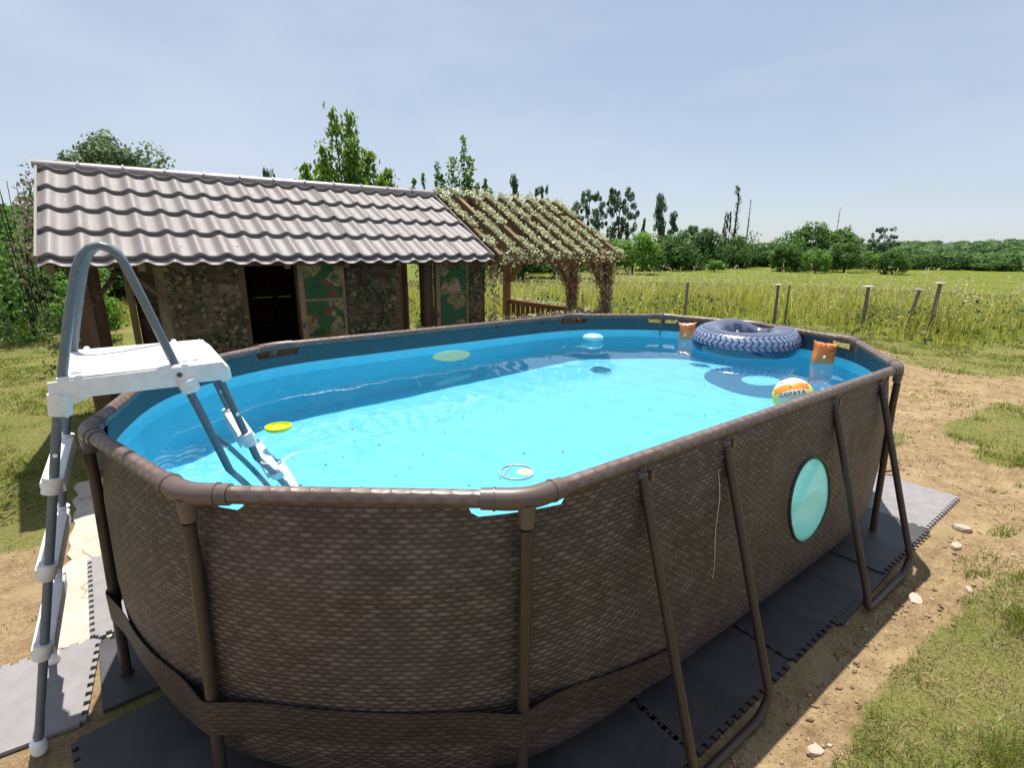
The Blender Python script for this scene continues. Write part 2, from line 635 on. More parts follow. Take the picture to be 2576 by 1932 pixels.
WICK = wicker('brown_wicker_print', ((0.042, 0.027, 0.0235), (0.076, 0.053, 0.047), (0.175, 0.139, 0.124), (0.105, 0.084, 0.076)), 0.52, 0.5)
RAILM = wicker('brown_rail_wicker_print', ((0.10, 0.066, 0.054), (0.145, 0.10, 0.084), (0.20, 0.15, 0.13), (0.15, 0.11, 0.10)), 0.42, 0.45, (0.05, 0.024), 0.5)
STEELM = plain('brown_powder_coated_steel', (0.050, 0.031, 0.026), 0.4, 0.5, 0, 0.1, 30, 0.08)
JOINTM = plain('brown_plastic_joint', (0.115, 0.083, 0.072), 0.42, 0.5, 0, 0.08, 20)

WIN = [((0.325, -1.0), 'side'), ((0.0, 1.0), 'far')]
WINZ, WRX, WRZ, WSH = 0.53, 0.178, 0.205, 0.25


def build_shell(zs, inset, name, mat, dipz, side_windows, close_floor=False, smooth=True):
    top = np.full(NS, zs[0])
    rows = []
    dip = (0.053 - 0.010 * np.exp(-((PL[:, 0] - PV['B'][0]) ** 2 + (PL[:, 1] - PV['B'][1]) ** 2) / 0.06)) * sstep(0.155, 0.125, vdist)
    T = []
    for j, z in enumerate(zs):
        f = np.clip((z - 0.80) / (zs[0] - 0.80), 0, 1)
        zz = z - dip * f if dipz else np.full(NS, z)
        xy = np.empty((NS, 2))
        w = sstep(1.0, 0.93, zz)[:, None]
        xy = PL * (1 - w) + QL * w + NRM * (bulge(zz)[:, None] - inset)
        T.append(np.column_stack([xy, zz]))
    V = np.concatenate(T)
    nr = len(zs)
    i = np.arange(NS)
    F = []
    kill = np.zeros((nr - 1, NS), bool)
    # elliptical portholes on both long sides
    Vr = V.reshape(nr, NS, 3)
    for cx, sgn in side_windows:
        sh_ = -WSH * (Vr[:, :, 2] - WINZ)
        e = ((Vr[:, :, 0] - cx - sh_) / WRX) ** 2 + ((Vr[:, :, 2] - WINZ) / WRZ) ** 2
        sel = (np.sign(Vr[:, :, 1]) == sgn) & (np.abs(Vr[:, :, 1]) > 0.9)
        inside = (e < 1.0) & sel
        i2 = (i + 1) % NS
        cnt = inside[:-1].astype(int) + inside[1:] + inside[:-1][:, i2] + inside[1:][:, i2]
        k = cnt >= 2
        # snap the rim of the hole to the ellipse
        kd = k
        kill |= k
        touch = np.zeros((nr, NS), bool)
        keep = np.zeros((nr, NS), bool)
        for dj in (0, 1):
            for di in (0, 1):
                a = np.zeros((nr, NS), bool)
                a[dj:dj + nr - 1] = kd if di == 0 else np.roll(kd, 1, 1)
                touch |= a
                a2 = np.zeros((nr, NS), bool)
                a2[dj:dj + nr - 1] = ~kd if di == 0 else np.roll(~kd, 1, 1)
                keep |= a2
        rim = touch & keep & sel
        s_ = 1 / np.sqrt(np.maximum(e, 1e-6))
        Vr[:, :, 0] = np.where(rim, cx + (Vr[:, :, 0] - cx) * s_, Vr[:, :, 0])
        Vr[:, :, 2] = np.where(rim, WINZ + (Vr[:, :, 2] - WINZ) * s_, Vr[:, :, 2])
    V = Vr.reshape(-1, 3)
    for j in range(nr - 1):
        q = np.stack([j * NS + i, (j + 1) * NS + i, (j + 1) * NS + (i + 1) % NS, j * NS + (i + 1) % NS], 1)
        F.append(q[~kill[j]])
    uvs = np.concatenate([np.column_stack([SL, V[j * NS:(j + 1) * NS, 2]]) for j in range(nr)])
    if close_floor:
        c0 = len(V)
        last = V[(nr - 1) * NS:]
        cen = last.mean(0)
        rings = 26
        extra = []
        for r in range(1, rings):
            extra.append(cen + (last - cen) * (1 - r / rings))
        E = np.concatenate(extra + [cen[None]])
        V = np.concatenate([V, E])
        uvs = np.concatenate([uvs, E[:, :2]])
        prev = (nr - 1) * NS
        for r in range(rings - 1):
            cur = c0 + r * NS
            F.append(np.stack([prev + i, cur + i, cur + (i + 1) % NS, prev + (i + 1) % NS], 1))
            prev = cur
        F.append(np.stack([prev + i, np.full(NS, c0 + (rings - 1) * NS), prev + (i + 1) % NS], 1))
    tri = [f for f in F if f.shape[1] == 3]
    quad = [f for f in F if f.shape[1] == 4]
    return npmesh(name, V, quad + tri, mat, smooth, uv=uvs)


zs = np.concatenate([np.linspace(0.978, 0.80, 10), np.linspace(0.78, 0.22, 30), np.linspace(0.2, 0.03, 9), [0.015, 0.006]])
wall_me = build_shell(zs, 0.0, 'wall', WICK, True, [(0.245, -1.0), (0.0, 1.0)])
link('wall', wall_me, pool)

# inner liner: dark blue printed band above the water, light blue below
m = NT('blue_pool_liner')
co = m.coord()
sp = m.n('SeparateXYZ')
m.l(co, sp.inputs[0])
uv = m.coord('UV')
band = m.math('GREATER_THAN', sp.outputs[2], 0.852)
br = m.n('TexBrick')
br.inputs['Scale'].default_value = 1.0
br.inputs['Brick Width'].default_value = 0.03
br.inputs['Row Height'].default_value = 0.011
br.inputs['Mortar Size'].default_value = 0.002
br.inputs['Color1'].default_value = (0.026, 0.056, 0.072, 1)
br.inputs['Color2'].default_value = (0.036, 0.076, 0.098, 1)
br.inputs['Mortar'].default_value = (0.048, 0.105, 0.135, 1)
m.l(uv, br.inputs['Vector'])
gr = m.n('TexBrick')
gr.inputs['Scale'].default_value = 1.0
gr.inputs['Brick Width'].default_value = 0.62
gr.inputs['Row Height'].default_value = 0.62
gr.inputs['Mortar Size'].default_value = 0.006
gr.inputs['Mortar Smooth'].default_value = 1.0
gr.offset = 0.0
m.l(co, gr.inputs['Vector'])
fine = m.noise(co, 14, 5, 0.6)
blue = m.ramp(fine, (0.3, (0.15, 0.60, 0.78)), (0.7, (0.19, 0.665, 0.84)))
blue = m.mix(m.math('MULTIPLY', gr.outputs['Fac'], 0.25), blue, (0.07, 0.56, 0.74))
deb = m.ramp(m.noise(co, 38, 3, 0.5), (0.70, 0.0), (0.74, 0.55))
blue = m.mix(deb, blue, (0.05, 0.22, 0.25))
m.base(m.mix(band, blue, br.outputs['Color']), 0.5, 0.3)
wv = m.n('TexWave')
wv.inputs['Scale'].default_value = 9
wv.inputs['Distortion'].default_value = 0.6
m.l(co, wv.inputs['Vector'])
m.bump(m.math('ADD', m.math('MULTIPLY', wv.outputs['Fac'], 0.25), m.noise(co, 3, 3)), 0.18, 0.02)
LINER = m.m
zl = np.concatenate([np.linspace(0.972, 0.80, 9), np.linspace(0.78, 0.22, 30), np.linspace(0.2, 0.05, 7), [0.035, 0.024, 0.02]])
liner = link('liner', build_shell(zl, 0.009, 'liner', LINER, True, [(0.245, -1.0), (0.0, 1.0)], close_floor=True), pool)
liner.cycles.is_caustics_receiver = True

# rails, joints, legs
for a in range(10):
    p, q = Vector((*POLY[a], 0.98)), Vector((*POLY[(a + 1) % 10], 0.98))
    d = (q - p).normalized()
    L = (q - p).length
    n = 14
    V, UV, F = [], [], []
    st = np.linspace(0.085, L - 0.085, max(2, int(L / 0.1)))
    side = Vector((d.y, -d.x, 0))
    for s_ in st:
        for k in range(n + 1):
            an = 2 * pi * k / n
            V.append(p + d * s_ + (side * math.cos(an) + Vector((0, 0, 1)) * math.sin(an)) * 0.0235)
            UV.append((s_, k / n * 0.148))
    for i_ in range(len(st) - 1):
        for k in range(n):
            F.append((i_ * (n + 1) + k, i_ * (n + 1) + k + 1, (i_ + 1) * (n + 1) + k + 1, (i_ + 1) * (n + 1) + k))
    me = npmesh('rail', np.array([tuple(v) for v in V]), [list(f) for f in F], RAILM, True, uv=UV)
    link('rail', me, pool)
for a in range(10):
    p = Vector((*POLY[a], 0.98))
    d0 = (Vector((*POLY[a - 1], 0.98)) - p).normalized()
    d1 = (Vector((*POLY[(a + 1) % 10], 0.98)) - p).normalized()
    path = [p + d0 * 0.115]
    path += [p + d0 * 0.114]
    for t in np.linspace(0, 1, 7):
        path.append(p + d0 * 0.05 * (1 - t) ** 2 + d1 * 0.05 * t ** 2)
    path += [p + d1 * 0.114, p + d1 * 0.115]
    mb = MB().tube(path, [0.0240, 0.0275] + [0.0285] * 7 + [0.0275, 0.0240], 18)
    # collar rings and the socket that takes the leg
    for dd in (d0, d1):
        mb.tube([p + dd * 0.078, p + dd * 0.084], 0.0305, 18)
    out = Vector((p.x, p.y * 1.0, 0)).normalized()
    mb.tube([p + Vector((0, 0, -0.01)), p + Vector((0, 0, -0.075))], [0.024, 0.0188], 16)
    mb.obj('rail_joint', JOINTM, pool, True)
    base = Vector((p.x, p.y, 0)) + out * 0.035
    leg = MB().tube([p + Vector((0, 0, -0.08)) + out * 0.004, p + Vector((0, 0, -0.2)) + out * 0.004, base + Vector((0, 0, 0.02))], 0.0168, 14)
    leg.tube([base + Vector((0, 0, 0.03)), base], 0.022, 14)
    leg.obj('leg', STEELM, pool, True)

# U-shaped side supports (two on each long side)
for sgn, spans in ((-1, ((-0.86, -0.425), (0.42, 0.95))), (1, ((-0.9, -0.44), (0.42, 0.92)))):
    for x0, x1 in spans:
        yt, yb = sgn * 1.288, sgn * 1.56
        path = [(x0, yt, 0.965)]
        path += [(x0, yt + (yb - yt) * t, 0.965 - 0.865 * t) for t in (0.25, 0.5, 0.75)]
        for an in np.linspace(0, pi / 2, 7):
            path.append((x0 + 0.085 * (1 - math.cos(an)), yb, 0.105 - 0.085 * math.sin(an)))
        for an in np.linspace(pi / 2, 0, 7):
            path.append((x1 - 0.085 * (1 - math.cos(an)), yb, 0.105 - 0.085 * math.sin(an)))
        path += [(x1, yt + (yb - yt) * t, 0.965 - 0.865 * t) for t in (0.75, 0.5, 0.25)]
        path += [(x1, yt, 0.965)]
        uo = MB().tube(path, 0.0150, 14).obj('support_frame', STEELM, pool, True)
        for xx in (x0, x1):
            cl = MB().box((xx + 0.03, sgn * 1.306, 0.935), (0.016, 0.012, 0.03))
            cl.tube([(xx, sgn * 1.275, 0.955), (xx, sgn * 1.30, 0.93)], 0.0195, 12)
            cl.obj('support_clip', JOINTM, uo, True)

# retaining strap round the foot of the near and far ends, outside the legs
STRAPM = wicker('dark_brown_strap_print', ((0.024, 0.015, 0.012), (0.048, 0.030, 0.026), (0.085, 0.058, 0.048), (0.055, 0.040, 0.036)), 0.55, 0.3)


def strap(sel_from, sel_to, ext=34):
    i0 = int(np.argmin(np.abs(SL - CUM[sel_from])))
    i1 = int(np.argmin(np.abs(SL - (CUM[sel_to]))))
    lo, hi = i0 - ext, i1 + ext
    idx = np.arange(lo, hi + 1)
    k = idx % NS
    V, UV = [], []
    sag = 0.006 * np.sin(np.linspace(0, 9 * pi, len(idx)))
    for z0, off in ((0.368, 0.0), (0.312, 0.0), (0.258, 0.0)):
        out = PL[k] * (1 + 0) + NRM[k] * 0.0
        # follow the legs: between polygon and wall, just outside both
        wx = QL[k] + NRM[k] * 0.048
        vd = vdist[k]
        at_leg = POLY[np.argmin(((PL[k][:, None, :] - POLY[None]) ** 2).sum(2), 1)]
        legout = at_leg / np.hypot(*at_leg.T)[:, None]
        lp = PL[k] + legout * 0.046
        w = sstep(0.30, 0.02, vd)[:, None]
        P = wx * (1 - w) + lp * w
        drop = 0.10 * sstep(len(idx) - 36, len(idx), np.arange(len(idx))) if ext else 0.0
        V.append(np.column_stack([P + NRM[k] * off, z0 + sag - drop]))
        UV.append(np.column_stack([SL[k], np.full(len(k), z0)]))
    n = len(idx)
    V = np.concatenate(V)
    i = np.arange(n - 1)
    F = np.concatenate([np.stack([j * n + i, (j + 1) * n + i, (j + 1) * n + i + 1, j * n + i + 1], 1) for j in (0, 1)])
    me = npmesh('retaining_strap', V, F, STRAPM, True, uv=np.concatenate(UV))
    bm = bmesh.new(); bm.from_mesh(me)
    bmesh.ops.solidify(bm, geom=bm.faces[:], thickness=0.003)
    bm.to_mesh(me); bm.free()
    me.set_sharp_from_angle(angle=0.6)
    link('retaining_strap', me, pool)


strap(5, 9)
strap(1, 4, 0)

# portholes: frame ring and a green tinted pane
m = NT('green_tinted_clear_vinyl')
tr = m.n('BsdfTransparent')
tr.inputs['Color'].default_value = (0.72, 0.97, 0.80, 1)
gl = m.n('BsdfGlossy')
gl.inputs['Roughness'].default_value = 0.12
df = m.n('BsdfTranslucent')
df.inputs['Color'].default_value = (0.72, 1.0, 0.80, 1)
fr = m.n('Fresnel')
fr.inputs['IOR'].default_value = 1.45
ms0 = m.n('MixShader')
ms0.inputs[0].default_value = 0.85
m.l(tr.outputs[0], ms0.inputs[1]); m.l(df.outputs[0], ms0.inputs[2])
dfs = m.n('BsdfDiffuse')
dfs.inputs['Color'].default_value = (0.50, 0.90, 0.52, 1)
ms1 = m.n('MixShader')
ms1.inputs[0].default_value = 0.42
m.l(ms0.outputs[0], ms1.inputs[1]); m.l(dfs.outputs[0], ms1.inputs[2])
ms = m.n('MixShader')
m.l(fr.outputs[0], ms.inputs[0]); m.l(ms1.outputs[0], ms.inputs[1]); m.l(gl.outputs[0], ms.inputs[2])
m.l(ms.outputs[0], m.out.inputs['Surface'])
PANE = m.m
WFRAME = plain('dark_window_seal', (0.02, 0.05, 0.05), 0.4)
WEDGE = plain('pale_green_window_edge', (0.30, 0.62, 0.50), 0.35)
for cx, sgn in ((0.245, -1), (0.0, 1)):
    def wy(x, z):
        k = int(np.argmin((PL[:, 0] - x) ** 2 + (PL[:, 1] - sgn * 1.27) ** 2))
        return wall_xy(z)[k][1]
    n = 48
    ring = []
    outer = [(cx + (WRX + 0.004) * math.cos(2 * pi * k / n) - WSH * (WRZ + 0.004) * math.sin(2 * pi * k / n), WINZ + (WRZ + 0.004) * math.sin(2 * pi * k / n)) for k in range(n)]
    path = [(x, wy(x, z) + sgn * 0.004, z) for x, z in outer]
    path.append(path[0]); path.append(path[1])
    wf = MB().tube(path, 0.0055, 8, cap=False).obj('window_frame', WFRAME, pool, True)
    path2 = [(cx + (x - cx) * 0.965, wy(x, z) - sgn * 0.004, WINZ + (z - WINZ) * 0.965) for x, z in outer]
    path2.append(path2[0]); path2.append(path2[1])
    MB().tube(path2, 0.006, 8, cap=False).obj('window_edge', WEDGE, wf, True)
    V = [(cx, wy(cx, WINZ) + sgn * 0.001, WINZ)] + [(x, wy(x, z) + sgn * 0.001, z) for x, z in outer]
    F = [(0, 1 + k, 1 + (k + 1) % n) for k in range(n)]
    MB().add(V, F).obj('window_pane', PANE, wf, True)

# thin pale drips and threads on the outer wall
THREAD = plain('white_thread', (0.7, 0.66, 0.6), 0.7)
for x, z0, z1, w in ((-0.475, 0.86, 0.45, 0.0013), (1.12, 0.86, 0.80, 0.0014)):
    path = []
    for t in np.linspace(0, 1, 9):
        z = z0 + (z1 - z0) * t
        k = int(np.argmin((PL[:, 0] - x) ** 2 + (PL[:, 1] + 1.28) ** 2))
        p = wall_xy(z)[k] + NRM[k] * 0.003
        path.append((p[0] + 0.006 * math.sin(9 * t), p[1], z))
    MB().tube(path, [w * (0.5 + 0.5 * abs(math.sin(7 * t))) for t in np.linspace(0, 1, 9)], 5).obj('drip_mark', THREAD, pool)
# ------------------------------------------------------------------ water
m = NT('clear_pool_water')
for nd in list(m.t.nodes):
    if nd != m.out: m.t.nodes.remove(nd)
g = m.n('BsdfGlass')
g.inputs['IOR'].default_value = 1.333
g.inputs['Roughness'].default_value = 0.0
g.inputs['Color'].default_value = (0.97, 1.0, 1.0, 1)
m.l(g.outputs[0], m.out.inputs['Surface'])
outl = wall_xy(WATER_Z, 0.0045)
cen = outl.mean(0)
rings = 90
step = 2
ol = outl[::step]
nO = len(ol)
rr = np.linspace(1, 0, rings, endpoint=False)
WV = np.concatenate([cen + (ol - cen) * r for r in rr] + [cen[None]])
wz = WATER_Z + 0.00016 * (np.sin(WV[:, 0] * 31 + WV[:, 1] * 9) + np.sin(WV[:, 0] * -13 + WV[:, 1] * 24 + 1.0) + 1.2 * np.sin(WV[:, 0] * 7 + WV[:, 1] * 17 + 2.0))
i = np.arange(nO)
WF = [np.stack([r * nO + i, r * nO + (i + 1) % nO, (r + 1) * nO + (i + 1) % nO, (r + 1) * nO + i], 1) for r in range(rings - 1)]
WT = np.stack([(rings - 1) * nO + i, (rings - 1) * nO + (i + 1) % nO, np.full(nO, rings * nO)], 1)
water = link('water', npmesh('water', np.column_stack([WV, wz]), WF + [WT], m.m, True))
tag(water, 'calm clear water filling the pool', kind='structure')
water.cycles.is_caustics_caster = True

# ------------------------------------------------------------------ black puzzle mats under and beside the pool
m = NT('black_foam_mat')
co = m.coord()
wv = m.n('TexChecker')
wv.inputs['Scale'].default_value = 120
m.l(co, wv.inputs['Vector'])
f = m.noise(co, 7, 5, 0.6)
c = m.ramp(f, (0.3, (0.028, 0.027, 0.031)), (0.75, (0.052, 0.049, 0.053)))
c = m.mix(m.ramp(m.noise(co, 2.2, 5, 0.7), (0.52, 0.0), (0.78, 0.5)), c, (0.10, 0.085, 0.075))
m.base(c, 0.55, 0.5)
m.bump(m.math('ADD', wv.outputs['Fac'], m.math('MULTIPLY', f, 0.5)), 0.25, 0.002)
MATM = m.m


def puzzle_mat(cx, cy, sx, sy, rotz, z, teeth, label, mat=MATM, tilt=(0, 0)):
    """teeth: sides (S, E, N, W) that carry interlocking teeth"""
    P = []
    cor = [(-sx / 2, -sy / 2), (sx / 2, -sy / 2), (sx / 2, sy / 2), (-sx / 2, sy / 2)]
    nm = 'SENW'
    for k in range(4):
        a = np.array(cor[k]); b = np.array(cor[(k + 1) % 4])
        d = b - a; L = np.hypot(*d); d /= L
        nout = np.array([d[1], -d[0]])
        P.append(tuple(a))
        if nm[k] in teeth:
            n = max(4, int(L / 0.044))
            p = L / n
            for t in range(n):
                s0 = t * p
                for s_, o in ((0.26, 0), (0.20, 0.017), (0.80, 0.017), (0.74, 0)):
                    P.append(tuple(a + d * (s0 + s_ * p) + nout * o))
    n = len(P)
    V = [(x, y, 0.012) for x, y in P] + [(x, y, 0) for x, y in P]
    F = [list(range(n)), list(range(2 * n - 1, n - 1, -1))] + [[i + n, (i + 1) % n + n, (i + 1) % n, i] for i in range(n)]
    o = MB().add(V, F).obj('foam_mat', mat, None, loc=(cx, cy, z), rot=(tilt[0], tilt[1], rotz))
    return tag(o, label, 'foam mat', 'black interlocking foam mats under the pool')


R_ = math.radians
LITMAT = plain('sunlit_tone_foam', (0.235, 0.222, 0.225), 0.7, 0.3, 0, 0.14, 16, 0.2)  # mat foam in a lighter colour, imitating sunlight on the far mat
puzzle_mat(1.86, -1.18, 0.66, 0.58, R_(0.5), 0.006, 'SW', 'dark foam mat at the far corner of the pool, half in sunlight', LITMAT)
puzzle_mat(1.17, -1.19, 0.68, 0.60, R_(-0.5), 0.012, 'SE', 'shaded foam mat overlapping its neighbour under the pool beside the far support frame', tilt=(0, R_(-0.4)))
puzzle_mat(0.58, -1.21, 0.62, 0.62, R_(2), 0.002, 'W', 'foam mat tucked between the legs of the far support frame, its edge overlapped')
puzzle_mat(0.205, -1.19, 0.62, 0.60, R_(0.6), 0.004, 'SEW', 'shaded foam mat with a toothed edge just below the porthole')
puzzle_mat(-0.44, -1.195, 0.62, 0.60, R_(0.2), 0.004, 'SEW', 'shaded foam mat with a toothed edge between the legs of the near support frame')
puzzle_mat(-1.07, -1.2, 0.62, 0.60, R_(-1), 0.004, 'SE', 'dark foam mat under the near curved end, at the bottom of the photo')
puzzle_mat(-1.70, -1.0, 0.62, 0.60, R_(14), 0.003, 'N', 'dark foam mat below the front of the near end, in deep shade')
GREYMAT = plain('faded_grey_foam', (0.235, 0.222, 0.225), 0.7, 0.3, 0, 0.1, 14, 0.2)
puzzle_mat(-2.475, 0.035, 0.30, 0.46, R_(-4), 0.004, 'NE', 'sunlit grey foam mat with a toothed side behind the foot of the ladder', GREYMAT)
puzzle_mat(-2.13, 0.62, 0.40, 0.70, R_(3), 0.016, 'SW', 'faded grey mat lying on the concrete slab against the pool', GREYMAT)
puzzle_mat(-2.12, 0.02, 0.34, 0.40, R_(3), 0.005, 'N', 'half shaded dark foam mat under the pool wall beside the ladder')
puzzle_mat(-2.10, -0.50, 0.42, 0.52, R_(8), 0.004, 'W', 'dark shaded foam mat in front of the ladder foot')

# ------------------------------------------------------------------ A-frame pool ladder
LAD = thing('pool_ladder', 'white and grey A-frame pool ladder standing over the near end of the pool', 'ladder', (-2.0, 0, 0))
off = Vector((2.0, 0, 0))
GREYT = NT('blue_grey_painted_tube')
co = GREYT.coord()
f = GREYT.noise(co, 60, 5, 0.7)
c = GREYT.ramp(f, (0.3, (0.095, 0.125, 0.152)), (0.68, (0.135, 0.168, 0.198)))
c = GREYT.mix(GREYT.ramp(GREYT.noise(co, 190, 2), (0.72, 0.0), (0.78, 0.8)), c, (0.5, 0.54, 0.57))
GREYT.base(c, 0.38, 0.5)
GREYT.bump(f, 0.06, 0.002)
WHITEP = NT('white_moulded_plastic')
co = WHITEP.coord()
f = WHITEP.noise(co, 30, 6, 0.7)
c = WHITEP.ramp(f, (0.3, (0.66, 0.65, 0.64)), (0.6, (0.78, 0.77, 0.76)))
c = WHITEP.mix(WHITEP.ramp(WHITEP.noise(co, 9, 5, 0.7), (0.55, 0.0), (0.75, 0.4)), c, (0.52, 0.49, 0.45))
WHITEP.base(c, 0.5, 0.4)
wv = WHITEP.n('TexWave')
wv.inputs['Scale'].default_value = 70
WHITEP.l(co, wv.inputs['Vector'])
WHITEP.bump(wv.outputs['Fac'], 0.12, 0.002)
GREYT, WHITEP = GREYT.m, WHITEP.m
BOLT = plain('dark_bolt', (0.09, 0.10, 0.11), 0.35, 0.6, 0.6)
CAPW = plain('white_bolt_cap', (0.85, 0.85, 0.82), 0.4)
arc = [(-2.19, 1.10), (-2.182, 1.21), (-2.16, 1.30), (-2.131, 1.41), (-2.105, 1.50)]
arc += [(-2.096, 1.525), (-2.083, 1.551), (-2.064, 1.572), (-2.04, 1.581), (-2.018, 1.574), (-2.000, 1.554), (-1.988, 1.528)]
arc += [(-1.961, 1.43), (-1.937, 1.335), (-1.910, 1.23), (-1.889, 1.155), (-1.85, 1.015), (-1.81, 0.862), (-1.61, 0.105), (-1.592, 0.04)]
for y in (-0.25, 0.20):
    h = MB().tube([(x + 2.0, y, z) for x, z in arc], 0.0125, 16).obj('handrail', GREYT, LAD, True)
    h.cycles.is_caustics_receiver = True
    for z, x in ((1.225, -2.168), (1.225, -1.905)):
        MB().lathe([(0.0, 0), (0.008, 0.001), (0.009, 0.006), (0.005, 0.010)], 10).obj('bolt_cap', CAPW, h, True, loc=(x + 2.0 + 0.026, y - 0.02, z - 0.004))
for y in (-0.25, 0.20):
    leg = MB().tube([(-2.197 + 2, y, 1.165), (-2.435 + 2, y, 0.045)], 0.0120, 16).obj('outer_leg', GREYT, LAD, True)
    MB().lathe([(0.006, 0.0), (0.016, 0.003), (0.021, 0.012), (0.022, 0.038), (0.018, 0.052), (0.013, 0.056)], 18).obj('foot_cap', CAPW, leg, True, loc=(-2.437 + 2, y, 0.002))
    MB().tube([(-2.235 + 2, y - 0.0120, 0.985), (-2.235 + 2, y - 0.0150, 0.985)], 0.006, 10).obj('bolt_cap', CAPW, leg, True)
for y in (-0.20, 0.17):
    leg = MB().tube([(-1.792 + 2, y, 1.17), (-1.70 + 2, y, 0.825), (-1.487 + 2, y, 0.04)], 0.0125, 16).obj('inner_leg', GREYT, LAD, True)
    leg.cycles.is_caustics_receiver = True
    MB().tube([(-1.745 + 2, y - 0.0125, 1.005), (-1.745 + 2, y - 0.0155, 1.005)], 0.0065, 10).obj('bolt_cap', CAPW, leg, True)
    MB().lathe([(0.010, 0.0), (0.018, 0.004), (0.018, 0.04), (0.013, 0.044)], 14).obj('foot_cap', CAPW, leg, True, loc=(-1.487 + 2, y, 0.021))


def ladder_step(x, z, y0, y1, w, sl):
    mb = MB()
    # hollow moulded step: tread with a rim, and a thick collar at each rail
    mb.box((x + 2.0, (y0 + y1) / 2, z), (w, y1 - y0, 0.022))
    s = mb.obj('step', WHITEP, LAD, bevel=0.006)
    for y in (y0, y1):
        cap = MB().tube([(x + 2.0 + 0.022 * sl, y, z + 0.022), (x + 2.0 - 0.026 * sl, y, z - 0.026)], [0.0250, 0.0225], 16)
        cap.obj('step_socket', WHITEP, s, True)
    for dx in (-w / 2 + 0.005, w / 2 - 0.005):
        MB().box((x + 2.0 + dx, (y0 + y1) / 2, z - 0.02), (0.008, y1 - y0 - 0.03, 0.03)).obj('step_rim', WHITEP, s)
    return s


for x, z in ((-2.258, 0.895), (-2.316, 0.625), (-2.370, 0.365)):
    ladder_step(x, z, -0.25, 0.20, 0.056, 0.3)
for x, z in ((-1.722, 0.905), (-1.644, 0.62), (-1.566, 0.335)):
    s = ladder_step(x, z, -0.20, 0.17, 0.054, -0.3)
    s.cycles.is_caustics_receiver = True
# platform: shallow tray with a skirt, sockets below
mb = MB()
mb.box((0.012, -0.0225, 1.205), (0.415, 0.505, 0.020))
pl = mb.obj('platform', WHITEP, LAD, bevel=0.006)
for y in (-0.272, 0.227):
    sk = MB()
    sk.add([(-0.215, y - 0.006, 1.205), (0.225, y - 0.006, 1.212), (0.238, y - 0.006, 1.185), (0.232, y - 0.006, 1.150), (0.12, y - 0.006, 1.152), (0.10, y - 0.006, 1.146), (-0.12, y - 0.006, 1.150), (-0.16, y - 0.006, 1.135), (-0.218, y - 0.006, 1.133),
            (-0.215, y + 0.006, 1.205), (0.225, y + 0.006, 1.212), (0.238, y + 0.006, 1.185), (0.232, y + 0.006, 1.150), (0.12, y + 0.006, 1.152), (0.10, y + 0.006, 1.146), (-0.12, y + 0.006, 1.150), (-0.16, y + 0.006, 1.135), (-0.218, y + 0.006, 1.133)],
           [list(range(8, -1, -1)), list(range(9, 18))] + [[i, (i + 1) % 9, (i + 1) % 9 + 9, i + 9] for i in range(9)])
    o = sk.obj('platform_skirt', WHITEP, pl, bevel=0.003)
    bm = bmesh.new(); bm.from_mesh(o.data); bmesh.ops.recalc_face_normals(bm, faces=bm.faces); bm.to_mesh(o.data); bm.free()
    MB().tube([(0.10, y - 0.0065, 1.185), (0.10, y - 0.011, 1.185)], 0.0075, 12).obj('bolt', BOLT, pl, True)
    MB().tube([(0.116, y, 1.165), (0.127, y, 1.125)], [0.030, 0.026], 16).obj('leg_socket', WHITEP, pl, True)
    MB().tube([(-0.192, y + 0.01, 1.165), (-0.203, y + 0.01, 1.105)], [0.031, 0.027], 16).obj('leg_socket', WHITEP, pl, True)
mb = MB()
V = [(0.205, -0.275, 1.222), (0.245, -0.262, 1.19), (0.25, -0.255, 1.145), (0.215, -0.262, 1.135)]
mb.add([(x, y, z) for x, y, z in V] + [(x, 0.227, z) for x, y, z in V], [(3, 2, 1, 0), (4, 5, 6, 7), (0, 1, 5, 4), (1, 2, 6, 5), (2, 3, 7, 6), (3, 0, 4, 7)])
mb.obj('platform_nose', WHITEP, pl, bevel=0.008)
for x, y in ((-0.155, -0.232), (-0.15, -0.19), (0.085, -0.155), (0.155, -0.215), (0.105, -0.235)):
    MB().lathe([(0.0, 0), (0.009, 0.0005), (0.008, 0.003), (0.0, 0.0035)], 12).obj('platform_plug', plain('grey_plug', (0.35, 0.35, 0.36), 0.5) if 'grey_plug' not in bpy.data.materials else bpy.data.materials['grey_plug'], pl, True, loc=(x, y, 1.2152))

# ------------------------------------------------------------------ playhouse with tiled roof
HUT = thing('playhouse', 'low wooden playhouse with wavy metal tile roof and painted camouflage shutters', 'playhouse', (-0.75, 3.3, 0))
HO = Vector((-0.75, 3.3, 0))
DKW = wood('dark_weathered_board', (0.060, 0.044, 0.026), (0.185, 0.142, 0.084), 0.8, 0)
DKV = wood('dark_weathered_post', (0.045, 0.028, 0.016), (0.115, 0.075, 0.042), 0.8, 2)
REDW = wood('red_brown_stained_board', (0.10, 0.038, 0.018), (0.20, 0.085, 0.040), 0.7, 0)
TANR = wood('tan_rafter_wood', (0.125, 0.075, 0.034), (0.25, 0.165, 0.08), 0.75, 1)
REDV = wood('red_brown_stained_post', (0.10, 0.045, 0.02), (0.21, 0.10, 0.045), 0.7, 2)
TANV = wood('tan_frame_wood', (0.17, 0.11, 0.06), (0.30, 0.21, 0.12), 0.75, 2)


def hb(name, x0, x1, y0, y1, z0, z1, mat, parent=None, bev=0.004):
    parent = parent or HUT
    c = Vector(((x0 + x1) / 2, (y0 + y1) / 2, (z0 + z1) / 2)) - (HO if parent is HUT else PO)
    return board(name, c, (x1 - x0, y1 - y0, z1 - z0), mat, parent, None, bev)


